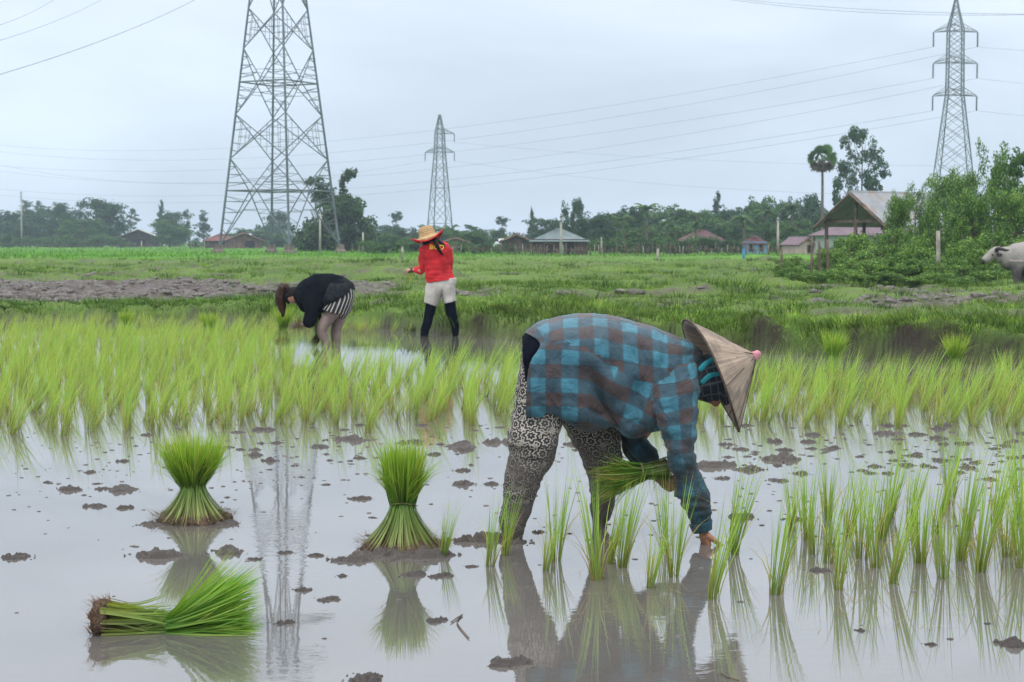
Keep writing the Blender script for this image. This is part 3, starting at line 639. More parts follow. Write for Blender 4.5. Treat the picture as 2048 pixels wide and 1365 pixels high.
def add_hand(mb, wrist, d, pn, s=1.0, curl=(.5, .55, .6, .7), thumb=1, tc=.5, spread=.06):
    "palm, four unequal bent fingers and a side thumb. d = towards the fingers, pn = out of the palm"
    d = Vector(d).normalized(); pn = Vector(pn); pn = (pn-d*pn.dot(d)).normalized(); sd = d.cross(pn)*thumb; W = Vector(wrist)
    mb.tube([W-d*.03*s, W+d*.01*s, W+d*.05*s, W+d*.09*s], [.026*s, .029*s, .040*s, .038*s], [.020*s, .018*s, .016*s, .012*s], ref=pn, n=14, sub=3)
    for k, (o, L) in enumerate(((.030, .074), (.010, .084), (-.010, .078), (-.029, .060))):
        b = W+d*(.078-.004*abs(k-1))*s+sd*o*s; a = 0; p = [b-d*.02*s, b]; dd = (d+sd*o*spread*20).normalized()
        for q, f in enumerate((.45, .31, .24)):
            a += curl[k]*(1.0, 1.15, .8)[q]; v = dd*math.cos(a)+pn*math.sin(a); p.append(p[-1]+v*L*f*s)
        mb.tube(p, [.0095*s, .0098*s, .0092*s, .0082*s, .0058*s], ref=sd, n=8, sub=2)
    b = W+d*.018*s+sd*.024*s; v1 = (d*.7+sd*.62+pn*.35).normalized(); v2 = (d*.85+sd*(.3-.5*tc)+pn*(.35+tc*.5)).normalized()
    p1 = b+v1*.045*s; p2 = p1+v2*.032*s; p3 = p2+(v2+pn*.3*tc).normalized()*.024*s
    mb.tube([b, p1, p2, p3], [.014*s, .0115*s, .0105*s, .0065*s], ref=pn, n=8, sub=3)
def loft2(D, rings, n=56, sub=6, e=.9, cap=(False, False), mb=None, uvw=1.1, edgefn=None, uv0=0.0, e2=None):
    """rings in photo-edge form: (u1,v1, u2,v2, half depth, depth offset); first edge = upper / left.
    They are turned into places and real sizes at depth D."""
    A = [P(r[0], r[1], D+r[5]) for r in rings]; B = [P(r[2], r[3], D+r[5]) for r in rings]; H = [r[4] for r in rings]
    A, B, H = crs(A, sub), crs(B, sub), crv(H, sub); out = []
    for i in range(len(A)):
        c = (A[i]+B[i])/2; a = (A[i]-B[i])/2; ring = []
        for k in range(n):
            th = 2*PI*k/n; ct, st = math.cos(th), math.sin(th)
            ee = e2 if (e2 and ct < 0) else e
            ce = math.copysign(abs(ct)**ee, ct); se = math.copysign(abs(st)**ee, st)
            p = c+a*ce+Vector((0, -1, 0))*H[i]*se
            if edgefn: p = edgefn(i/(len(A)-1), th, p)
            ring.append(p)
        out.append(ring)
    mb = mb or MB(); mb.grid(out, True, cap[0], cap[1], uvw, uv0); return mb
def solid(o, t=.003, sub=0):
    m = o.modifiers.new('t', 'SOLIDIFY'); m.thickness = t; m.offset = -1
    if sub: s = o.modifiers.new('s', 'SUBSURF'); s.levels = sub; s.render_levels = sub
    return o
def uvn(N): u = N.new('ShaderNodeUVMap'); u.uv_map = 'UVMap'; return u.outputs[0]
def mat_plaid():
    m, N, L, b = newmat('plaid_shirt'); uv = uvn(N); sp = N.new('ShaderNodeSeparateXYZ')
    wob = N.new('ShaderNodeVectorMath'); wob.operation = 'ADD'; L.new(uv, wob.inputs[0])
    nz = noisen(N, L, 3.5, 3, .5, uv, 0, 'Color'); sc = N.new('ShaderNodeVectorMath'); sc.operation = 'SCALE'; sc.inputs['Scale'].default_value = .016
    L.new(nz, sc.inputs[0]); L.new(sc.outputs[0], wob.inputs[1]); L.new(wob.outputs[0], sp.inputs[0])
    def stripe(o, per, off):
        f = mathn(N, L, 'FRACT', mathn(N, L, 'ADD', mathn(N, L, 'DIVIDE', o, per), off))
        t = mathn(N, L, 'ABSOLUTE', mathn(N, L, 'SUBTRACT', f, .5)); return ramp(N, L, t, .225, .272)
    a = stripe(sp.outputs[0], .115, .10); c = stripe(sp.outputs[1], .120, .35)
    s = mathn(N, L, 'MULTIPLY', mathn(N, L, 'ADD', a, c), .5)
    rp = N.new('ShaderNodeValToRGB'); rp.color_ramp.interpolation = 'LINEAR'; L.new(s, rp.inputs[0]); e = rp.color_ramp.elements
    e[0].position = .0; e[0].color = (.080, .060, .060, 1); e[1].position = 1; e[1].color = (.060, .205, .275, 1)
    k = e.new(.5); k.color = (.050, .095, .125, 1)
    fade = ramp(N, L, noisen(N, L, 7, 5, .6), .35, .7, .75, 1.15)
    cc = N.new('ShaderNodeVectorMath'); cc.operation = 'SCALE'; L.new(rp.outputs[0], cc.inputs[0]); L.new(fade, cc.inputs['Scale'])
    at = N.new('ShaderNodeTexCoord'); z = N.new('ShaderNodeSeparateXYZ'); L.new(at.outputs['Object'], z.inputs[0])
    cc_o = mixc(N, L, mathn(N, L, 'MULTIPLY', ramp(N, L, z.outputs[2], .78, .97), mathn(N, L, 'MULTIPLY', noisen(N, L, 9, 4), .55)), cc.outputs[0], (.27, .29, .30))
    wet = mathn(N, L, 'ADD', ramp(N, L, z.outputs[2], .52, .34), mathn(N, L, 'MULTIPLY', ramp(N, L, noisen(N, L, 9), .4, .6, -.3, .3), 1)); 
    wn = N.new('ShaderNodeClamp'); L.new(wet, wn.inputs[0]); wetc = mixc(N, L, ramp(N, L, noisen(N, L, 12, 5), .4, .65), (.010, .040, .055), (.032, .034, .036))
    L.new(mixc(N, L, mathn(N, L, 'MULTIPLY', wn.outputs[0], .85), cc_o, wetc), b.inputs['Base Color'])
    b.inputs['Roughness'].default_value = .85; b.inputs['Specular IOR Level'].default_value = .2; b.inputs['Sheen Weight'].default_value = .15
    rg = mathn(N, L, 'ABSOLUTE', mathn(N, L, 'SUBTRACT', noisen(N, L, 13, 4, .55, None, 1.2), .5)); h = mathn(N, L, 'ADD', mathn(N, L, 'MULTIPLY', noisen(N, L, 26, 4, .6, None, .6), .5), mathn(N, L, 'MULTIPLY', rg, 3.0))
    bumpn(N, L, b, h, .55, .012); return m
def mat_flower():
    m, N, L, b = newmat('rosette_trousers'); uv = uvn(N)
    mp = N.new('ShaderNodeMapping'); mp.inputs['Scale'].default_value = (16.5, 16.5, 1); L.new(uv, mp.inputs[0])
    v = N.new('ShaderNodeTexVoronoi'); v.voronoi_dimensions = '2D'; v.inputs['Randomness'].default_value = .42; v.inputs['Scale'].default_value = 1.0; L.new(mp.outputs[0], v.inputs['Vector'])
    df = N.new('ShaderNodeVectorMath'); df.operation = 'SUBTRACT'; L.new(mp.outputs[0], df.inputs[0]); L.new(v.outputs['Position'], df.inputs[1])
    sp = N.new('ShaderNodeSeparateXYZ'); L.new(df.outputs[0], sp.inputs[0]); ang = mathn(N, L, 'ARCTAN2', sp.outputs[1], sp.outputs[0])
    pet = mathn(N, L, 'ABSOLUTE', mathn(N, L, 'SINE', mathn(N, L, 'MULTIPLY', ang, 3.5)))
    r = mathn(N, L, 'SUBTRACT', v.outputs['Distance'], mathn(N, L, 'MULTIPLY', mathn(N, L, 'MULTIPLY', pet, .16), mathn(N, L, 'MULTIPLY', v.outputs['Distance'], 2.0)))
    ring = mathn(N, L, 'ABSOLUTE', mathn(N, L, 'SUBTRACT', mathn(N, L, 'FRACT', mathn(N, L, 'MULTIPLY', r, 4.6)), .5))
    w = ramp(N, L, ring, .27, .36, 0, 1)
    far = ramp(N, L, v.outputs['Distance'], .60, .64); w2 = mathn(N, L, 'MAXIMUM', w, mathn(N, L, 'MULTIPLY', far, .8))
    c = mixc(N, L, w2, (.010, .010, .014), (.34, .31, .265))
    tc = N.new('ShaderNodeTexCoord'); z = N.new('ShaderNodeSeparateXYZ'); L.new(tc.outputs['Object'], z.inputs[0])
    mz = mathn(N, L, 'ADD', ramp(N, L, z.outputs[2], .52, .08), ramp(N, L, noisen(N, L, 8, 4), .35, .65, -.45, .40)); cl = N.new('ShaderNodeClamp'); L.new(mz, cl.inputs[0])
    mc = mixc(N, L, noisen(N, L, 30), (.050, .042, .038), (.105, .09, .08))
    L.new(mixc(N, L, mathn(N, L, 'MULTIPLY', cl.outputs[0], .96), c, mc), b.inputs['Base Color']); b.inputs['Roughness'].default_value = .8
    bumpn(N, L, b, noisen(N, L, 22, 4, .6, None, .5), .5, .012); return m
def mat_hat():
    m, N, L, b = newmat('palm_leaf_hat'); uv = uvn(N); mp = N.new('ShaderNodeMapping'); mp.inputs['Scale'].default_value = (60, 2.2, 1); L.new(uv, mp.inputs[0])
    st = noisen(N, L, 1.6, 6, .7, mp.outputs[0], .3); bl = noisen(N, L, 11, 5, .6); sp = noisen(N, L, 38, 3, .6)
    c = mixc(N, L, ramp(N, L, st, .3, .72), (.17, .115, .08), (.52, .42, .32)); c = mixc(N, L, ramp(N, L, bl, .46, .62, 0, .8), c, (.15, .12, .095))
    c = mixc(N, L, ramp(N, L, sp, .66, .72, 0, .7), c, (.06, .05, .04)); L.new(c, b.inputs['Base Color']); b.inputs['Roughness'].default_value = .75
    bumpn(N, L, b, mathn(N, L, 'ADD', st, mathn(N, L, 'MULTIPLY', bl, .6)), .7, .006); return m
def mat_check():
    m, N, L, b = newmat('dark_check_scarf'); uv = uvn(N); sp = N.new('ShaderNodeSeparateXYZ'); L.new(uv, sp.inputs[0]); r = []
    for i, per in ((0, .05), (1, .03)):
        t = mathn(N, L, 'ABSOLUTE', mathn(N, L, 'SUBTRACT', mathn(N, L, 'FRACT', mathn(N, L, 'DIVIDE', sp.outputs[i], per)), .5)); r.append(ramp(N, L, t, .41, .46))
    L.new(mixc(N, L, mathn(N, L, 'MULTIPLY', mathn(N, L, 'MAXIMUM', r[0], r[1]), .6), (.018, .028, .042), (.13, .16, .18)), b.inputs['Base Color']); b.inputs['Roughness'].default_value = .9
    bumpn(N, L, b, noisen(N, L, 40, 4), .5, .01); return m
M['plaid'] = mat_plaid(); M['flower'] = mat_flower(); M['hat'] = mat_hat(); M['check'] = mat_check()
M['pink'] = plain('pink_cloth', (.66, .27, .33), .8, .2, 30); M['teal'] = plain('turquoise_strap', (.03, .30, .36), .7, .2, 20)
M['navy'] = plain('dark_navy_cloth', (.006, .008, .016), .95, .3, 20, bump=.3, spec=.08)
M['rim'] = plain('dark_cane_rim', (.085, .06, .045), .7, .3, 30, bump=.4)
M['button'] = plain('dark_button', (.02, .02, .025), .3)
# ================================================================ the stooping woman in front
def front_woman():
    D = 7.10; base = G(1100, 1078)
    root = empty('person', (base.x, base.y, 0), 0, 'person stooping in the foreground in a blue and brown plaid shirt and conical hat', 'person')
    W = lambda u, v, d=0: P(u, v, D+d)
    # -- skin: one body from head to shins
    b = MB()
    hc = W(1425, 762, .0); up = Vector((.86, -.0, .18)); fw = Vector((.22, 0, -1)); head = MB()
    add_head(b, hc, up, fw, .215)
    b.tube([W(1340, 735), W(1372, 745), W(1408, 760)], [.075, .06, .058], n=20, sub=3)
    loft2(D, [(1085, 710, 1085, 790, .09, 0), (1140, 670, 1140, 800, .10, 0), (1220, 670, 1222, 800, .10, 0), (1300, 690, 1300, 810, .11, 0), (1355, 705, 1345, 790, .11, 0)], 30, 4, 1, (True, True), b)
    na, fa = -.17, .17
    b.tube([W(1340, 765, na+.02), W(1352, 850, na-.04), W(1362, 925, na-.05), W(1385, 990, na-.04), W(1402, 1056, na-.03)], [.036, .038, .032, .028, .024], n=16, sub=4)
    add_hand(b, W(1405, 1058, na-.03), (.25, .05, -1), (.9, .35, .1), .95, (.45, .55, .6, .7), 1, .8)
    b.tube([W(1335, 765, fa), W(1290, 850, fa+.05), W(1268, 893, fa+.06), W(1300, 925, fa-.02), W(1318, 955, fa-.10)], [.048, .042, .038, .032, .026], n=16, sub=4)
    add_hand(b, W(1322, 958, fa-.13), (.55, -.62, -.32), (-.25, -.2, .95), .98, (.55, .62, .7, .8), -1, .9)
    for (hip, knee, ank, foot) in (((1100, 745, -.10), (1068, 900, -.15), (1027, 1060, -.16), (1015, 1120, -.16)), ((1120, 760, .11), (1205, 900, .18), (1198, 1040, .22), (1200, 1120, .22))):
        b.tube([W(*hip), W((hip[0]+knee[0])/2, (hip[1]+knee[1])/2, (hip[2]+knee[2])/2), W(*knee), W((knee[0]+ank[0])/2-3, (knee[1]+ank[1])/2, ank[2]), W(*ank), W(*foot)], [.070, .062, .046, .038, .028, .026], n=18, sub=3)
    body = remesh(b, 'body', .0042, 2, M['skin'], None); body.parent = root; body.matrix_parent_inverse = Matrix.Translation(-base)
    def part(o, par=root):
        o.parent = par
        if par is root: o.matrix_parent_inverse = Matrix.Translation(-Vector((base.x, base.y, 0)))
        return o
    body.matrix_parent_inverse = Matrix.Translation(-Vector((base.x, base.y, 0)))
    # -- shirt torso
    def edge(t, th, p):
        k = max(0, 1-t/.17)             # the open tail end curves in at the flank, hangs at the sides
        s = math.sin(th); c = math.cos(th)
        inn = math.exp(-((c-.80)/.30)**2)*.085*max(0, s)+math.exp(-((c-.5)/.6)**2)*.02
        p = p+Vector((inn*k**.8, 0, 0))
        if c < -.2: p = p+Vector((0, .0, .010*math.sin(t*32+s*4)*min(1, -c)))
        return p
    R = [(1043, 664, 1052, 838, .215, -.01), (1066, 648, 1078, 838, .225, -.01), (1098, 637, 1108, 840, .222, -.01), (1140, 629, 1148, 850, .205, 0), (1185, 627, 1192, 862, .180, 0), (1230, 632, 1235, 868, .175, 0),
         (1270, 643, 1272, 868, .180, 0), (1305, 654, 1306, 866, .190, 0), (1338, 666, 1335, 852, .185, 0), (1365, 676, 1360, 830, .150, 0), (1385, 684, 1380, 800, .105, 0), (1400, 700, 1396, 778, .075, 0)]
    tb = loft2(D, R, 84, 9, .86, (False, False), None, 1.15, edge, 0, .55); me = tb.mesh('shirt')
    co = np.empty(len(me.vertices)*3, np.float32); me.vertices.foreach_get('co', co); co = co.reshape(-1, 3); no = np.array([v.normal[:] for v in me.vertices])
    px, py = TOPX(co[:, 0], co[:, 1], co[:, 2]); side = np.clip(-no[:, 1], 0, 1)
    lower = sstep(690, 800, py)
    # folds running from the armpit down-left to the hem
    q = (px-1300)*.62+(py-800)*.78; w = .010*np.sin(q/15.0+2.2*fbm(px/70, py/70, 0, 4))*lower*sstep(1150, 1260, px)
    q2 = (px-1180)*.95-(py-700)*.32; w += .012*np.sin(q2/17.0+3*fbm(px/60, py/90, 0, 5))*lower*np.exp(-((px-1215)/62)**2)
    w += -.030*np.exp(-(((px-1188)-(py-740)*.32)/11)**2)*sstep(720, 800, py)
    w += .007*fbm(px/40, py/55, 0, 6)*1.6-.004*np.abs(fbm(px/26, py/40, 0, 9))
    def crease(ax_, ay_, L_, w_, seed, th):
        c_, s_ = math.cos(th), math.sin(th); xa = (px*c_+py*s_)/L_; ya = (-px*s_+py*c_)/w_
        return np.clip(1-np.abs(fbm(xa, ya, 0, seed, 3))*5.0, 0, 1)**1.5
    w += -.0065*crease(0, 0, 120, 34, 201, .55)*(.35+.65*lower)-.0045*crease(0, 0, 90, 20, 202, -.25)-.005*crease(0, 0, 70, 22, 203, 1.25)*np.exp(-((px-1300)/60)**2)
    seam = np.interp(px, [1040, 1090, 1170, 1216, 1296, 1330], [676, 686, 691, 726, 775, 790])-12      # side seam ridge
    w += -.0060*np.exp(-((py-seam-12)/3.0)**2)*(px < 1330)*(px > 1085)
    yoke = 1322-(py-760)*.06; w += -.004*np.exp(-((px-yoke)/2.4)**2)*(py < 775)
    co += no*(w*1.9*(.25+.75*side))[:, None]; me.vertices.foreach_set('co', co.ravel()); me.update()
    # the side panel below the seam is cut from cloth laid square, so its checks run another way
    px, py = TOPX(co[:, 0], co[:, 1], co[:, 2]); uvl = me.uv_layers['UVMap']; nu_ = len(me.loops); uvs = np.empty(nu_*2, np.float32); uvl.data.foreach_get('uv', uvs); uvs = uvs.reshape(-1, 2); lv = np.empty(nu_, np.int32); me.loops.foreach_get('vertex_index', lv)
    sy = lambda x: np.interp(x, [1040, 1090, 1170, 1216, 1296, 1330], [676, 686, 691, 726, 775, 790]); ang = np.interp(px, [1100, 1180, 1230, 1300], [0, .05, .42, .50]); X_, Z_ = co[:, 0]-co[:, 0].min(), co[:, 2]
    pu = Z_*np.cos(ang)+X_*np.sin(ang)*.9+.02; pv = X_*np.cos(ang*.6)-Z_*np.sin(ang)*.55+.015
    for pl_ in me.polygons:
        li = list(pl_.loop_indices); c_ = lv[li]
        if py[c_].mean() > sy(px[c_].mean()): uvs[li, 0] = pu[c_]; uvs[li, 1] = pv[c_]
    uvl.data.foreach_set('uv', uvs.ravel())
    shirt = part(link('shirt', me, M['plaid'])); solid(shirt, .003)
    # sleeves
    rn = [(1298, 742, 1384, 716, .070, na+.09), (1300, 780, 1398, 762, .092, na+.03), (1314, 830, 1396, 812, .078, na-.005), (1326, 868, 1392, 858, .068, na-.03), (1334, 905, 1390, 900, .062, na-.045), (1342, 940, 1396, 932, .058, na-.05),
          (1354, 975, 1408, 962, .052, na-.045), (1364, 1008, 1417, 994, .047, na-.04), (1376, 1035, 1421, 1024, .041, na-.035), (1385, 1058, 1420, 1050, .036, na-.03), (1391, 1068, 1417, 1062, .033, na-.03)]
    sb = loft2(D, rn, 48, 7, 1.0, (True, False), None, .50, None, .02); me = sb.mesh('sleeve'); deform(me, .018, 11, 31, (1, 1, 1.7)); deform(me, .020, 22, 33, (.5, 1, 2.0))
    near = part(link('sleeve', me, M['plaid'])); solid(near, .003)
    cb = loft2(D, [(1381, 1050, 1422, 1040, .040, na-.032), (1388, 1066, 1421, 1058, .038, na-.03)], 32, 4, 1, (False, False), None, .26, None, .9); cuff = part(link('cuff', cb.mesh('cuff'), M['plaid']), near); solid(cuff, .006)
    rf = [(1300, 770, 1360, 760, .07, fa-.04), (1262, 810, 1330, 815, .075, fa+.02), (1243, 862, 1305, 850, .068, fa+.05), (1246, 898, 1290, 868, .058, fa+.04), (1262, 925, 1300, 885, .048, fa+.01), (1285, 938, 1316, 905, .040, fa-.04), (1300, 948, 1322, 922, .036, fa-.08)]
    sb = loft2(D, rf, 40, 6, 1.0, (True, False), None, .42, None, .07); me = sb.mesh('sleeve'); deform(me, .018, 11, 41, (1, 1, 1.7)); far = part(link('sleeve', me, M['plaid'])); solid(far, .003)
    # collar
    cb = MB(); pts_ = []; n = 40; c0 = W(1392, 738); ax = Vector((1, 0, -.08)).normalized(); e1 = Vector((0, 1, 0)); e2 = ax.cross(e1)
    rings = [[c0+ax*(o+.010*math.cos(2*t))+e1*r*.72*math.cos(t)+e2*r*math.sin(t) for t in [2*PI*k/n for k in range(n)]] for o, r in ((-.035, .112), (-.018, .110), (.004, .094), (.022, .086))]
    cb.grid(rings, True, False, False, .5, .3); me = cb.mesh('collar'); deform(me, .016, 15, 8); part(solid(link('collar', me, M['plaid']), .004, 1), shirt)
    for (u, v) in ((1152, 846), (1098, 842)):
        mb = MB(); p = W(u, v, -.17); mb.tube([p, p+Vector((0, -.004, 0))], [.006, .006], n=12); part(mb.build('button', M['button']), shirt)
    # armhole and placket seams as fine raised welts
    mb = MB(); mb.tube([W(1302, 772, -.235), W(1330, 768, -.245), W(1362, 764, -.235), W(1384, 752, -.21)], [.0022]*4, n=6, sub=6); part(mb.build('seam', M['plaid']), shirt)
    # undershirt and waist at the open tail
    ub = loft2(D, [(1043, 672, 1046, 735, .13, 0), (1052, 665, 1056, 790, .15, 0), (1085, 655, 1090, 800, .16, 0), (1130, 655, 1130, 800, .15, 0)], 40, 5, .9, (True, False)); me = ub.mesh('undershirt'); deform(me, .015, 14, 5); part(link('undershirt', me, M['navy']))
    # trousers: two legs and seat
    tr = MB()
    nearleg = [(1042, 690, 1120, 700, .095, -.03), (1038, 740, 1125, 745, .092, -.05), (1033, 790, 1126, 795, .086, -.08), (1022, 840, 1122, 845, .090, -.11), (1016, 880, 1113, 890, .092, -.15), (1012, 915, 1106, 922, .085, -.155), (1008, 945, 1090, 950, .077, -.16),
               (1006, 980, 1076, 985, .066, -.16), (1003, 1015, 1063, 1020, .056, -.16), (1001, 1050, 1052, 1052, .047, -.16), (1003, 1080, 1044, 1081, .042, -.16), (1004, 1125, 1042, 1125, .040, -.16)]
    farleg = [(1060, 735, 1150, 700, .11, .04), (1090, 790, 1190, 750, .11, .08), (1125, 845, 1232, 820, .105, .12), (1148, 888, 1244, 876, .092, .16), (1168, 930, 1243, 922, .078, .18), (1179, 970, 1236, 970, .065, .20), (1181, 1010, 1228, 1010, .055, .21), (1183, 1050, 1217, 1050, .045, .22), (1184, 1078, 1213, 1078, .041, .22), (1184, 1125, 1212, 1125, .04, .22)]
    loft2(D, nearleg, 60, 7, .95, (True, True), tr, .62); loft2(D, farleg, 60, 7, .95, (True, True), tr, .62, None, .33)
    me = tr.mesh('trousers'); deform(me, .014, 7, 61, (1, 1, 1.6)); deform(me, .012, 20, 62, (.6, .6, 2.2)); part(link('trousers', me, M['flower']))
    # scarf round the head and neck
    Rm = frame(up, fw); sc = MB(); rings = []
    for i in range(1, 26):
        ph = PI*i/28; ring = []
        for j in range(48):
            th = 2*PI*j/48; d = Vector((math.sin(ph)*math.cos(th), math.sin(ph)*math.sin(th), math.cos(ph))); r = .130
            v = Vector((d.x*.41, d.y*.49, d.z*.54))
            if d.y > .3 and -.75 < d.z < .15: v.y *= .72
            if d.z < -.3 and d.y < .6: v.z -= .12; v.x *= 1.1
            ring.append(hc+Rm @ (v*.232))
        rings.append(ring)
    sc.grid(rings, True, True, False, .5); me = sc.mesh('scarf'); deform(me, .022, 17, 71); part(link('scarf', me, M['check']))
    for k, (a, c, e) in enumerate((((1398, 742), (1412, 728), (1432, 716)), ((1402, 768), (1420, 752), (1440, 748)))):
        mb = MB(); mb.tube([W(a[0], a[1], -.125), W(c[0], c[1], -.135), W(e[0], e[1], -.12)], [.010, .011, .008], [.003]*3, ref=(0, 1, 0), n=10, sub=4); part(mb.build('strap', M['teal']))
    # eyes
    for sx in (-1, 1):
        mb = MB(); mb.ball(hc+Rm @ (Vector((sx*.12, .345, .0))*.215), .011, n=12, m=8); part(mb.build('eye', M['button']))
    # conical hat
    ha = (W(1510, 711, .008)-W(1425, 752, 0)).normalized(); cR = W(1425, 752, 0); e1 = ha.cross(Vector((0, 0, 1))).normalized(); e2 = ha.cross(e1); Hh = .205; Rr = .258
    mb = MB(); rings = []; n = 96
    for f in np.linspace(0, 1, 14):
        r = Rr*(1-f)**.96; ring = []
        for k in range(n):
            t = 2*PI*k/n; pan = abs(math.sin(t*4.5)); rr = r*(1-.022*pan)*(1+.012*math.sin(3*t+1)); ring.append(cR+ha*(Hh*f-.012*math.sin(2*t)*(1-f))+e1*rr*math.cos(t)+e2*rr*math.sin(t))
        rings.append(ring)
    mb.grid(rings, True, False, True, 1.0); me = mb.mesh('conical_hat'); deform(me, .007, 22, 77)
    hat = part(link('hat', me, M['hat'])); solid(hat, .004)
    mb = MB(); pp = [cR+ha*(-.012*math.sin(2*t))+e1*Rr*(1+.012*math.sin(3*t+1))*math.cos(t)+e2*Rr*(1+.012*math.sin(3*t+1))*math.sin(t) for t in np.linspace(0, 2*PI, 61)]
    mb.tube(pp, [.005]*61, n=8, cap=False, ref=ha[:]); part(mb.build('rim', M['rim']), hat)
    for k in range(9):
        t = (k+.15)*2*PI/9; mb = MB(); q = [cR+ha*(Hh*f)+(e1*math.cos(t)+e2*math.sin(t))*(Rr*(1-f)**.96*1.0+.001) for f in np.linspace(.02, .93, 8)]; mb.tube(q, [.0016]*8, n=6); part(mb.build('rib', M['rim']), hat)
    tip = cR+ha*Hh; mb = MB(); mb.tube([tip-ha*.022, tip-ha*.005, tip+ha*.010, tip+ha*.016], [.019, .018, .014, .004], n=18, sub=3); me = mb.mesh('tip'); deform(me, .008, 60, 3); part(link('cloth_tip', me, M['pink']), hat)
    # the bundle she holds
    o = W(1284, 945, -.08); hb = empty('seedling_bundle', o, 0, 'loose seedling bundle held level in the far hand of the stooping woman', 'seedling bundle')
    st, lv, rt, zw, rw, rb = bundle_parts(nl=420, ns=200, H=.34, waist=.36, rb=.055, rw=.036, rt=.085, tips=[(.09, .25, .03), (.13, .32, .04), (.07, .20, .03), (.30, .34, .10)])
    for nm, d, mt in (('stalks', st, 'rice'), ('leaves', lv, 'rice')):
        V = np.array(d[0]); V[:, 2] -= zw
        if nm == 'leaves': V[:, 0] -= 2.0*np.clip(V[:, 2], 0, 1)**2*(.4+V[:, 1]*8)     # leaf ends sag
        link(nm, fast_mesh(nm, V, d[1], d[2], d[3]*(1 if nm == 'leaves' else np.array([.55, .6, .6]))), M[mt], hb)
    n = 150; bb = np.stack([U(-.04, .04, n), U(-.04, .04, n), U(-.14, -.02, n)], -1); q = blades(bb, U(2.6, 3.7, n), U(.05, .13, n), U(1.0, 2.0, n), U(1.2, 2.2, n), .003, (.13, .11, .06), (.16, .13, .08), 4)
    link('loose_stalks', fast_mesh('loose_stalks', *q), M['grass'], hb)
    mb = MB(); mb.tube([Vector((rw*1.05*math.cos(t), rw*1.05*math.sin(t), 0)) for t in np.linspace(0, 2*PI, 25)], [.004]*25, n=6, cap=False, ref=(0, 0, 1)); mb.build('tie', M['twine'], hb)
    hb.rotation_mode = 'QUATERNION'; hb.rotation_quaternion = Vector((0, 0, 1)).rotation_difference(Vector((-.97, -.10, -.14)).normalized())
front_woman()
M['bshirt'] = plain('muddy_black_shirt', (.007, .010, .015), .95, .2, 10, bump=.3, spec=.08); M['waist'] = plain('muddy_charcoal_cloth', (.024, .028, .034), .95, .3, 25, bump=.3, spec=.1)
def mat_stripes():
    m, N, L, b = newmat('striped_shorts'); uv = uvn(N); sp = N.new('ShaderNodeSeparateXYZ'); L.new(uv, sp.inputs[0])
    t = mathn(N, L, 'ABSOLUTE', mathn(N, L, 'SUBTRACT', mathn(N, L, 'FRACT', mathn(N, L, 'DIVIDE', sp.outputs[0], .034)), .5))
    L.new(mixc(N, L, ramp(N, L, t, .32, .40), (.012, .012, .016), (.42, .40, .37)), b.inputs['Base Color']); b.inputs['Roughness'].default_value = .85; return m
M['stripes'] = mat_stripes()
def mat_muskin():
    m, N, L, b = newmat('skin_with_muddy_legs'); tc = N.new('ShaderNodeTexCoord'); z = N.new('ShaderNodeSeparateXYZ'); L.new(tc.outputs['Object'], z.inputs[0])
    mud = mixc(N, L, ramp(N, L, noisen(N, L, 9, 4), .35, .65), (.17, .13, .115), (.27, .20, .175)); L.new(mixc(N, L, ramp(N, L, z.outputs[2], .50, .56), mud, (.42, .20, .14)), b.inputs['Base Color']); b.inputs['Roughness'].default_value = .6; return m
M['muskin'] = mat_muskin()
M['brownhair'] = plain('reddish_brown_hair', (.045, .018, .012), .4, .4, 50)
def offsetter(root, base):
    def part(o, par=None):
        o.parent = par or root
        if o.parent is root: o.matrix_parent_inverse = Matrix.Translation(-Vector((base.x, base.y, 0)))
        return o
    return part
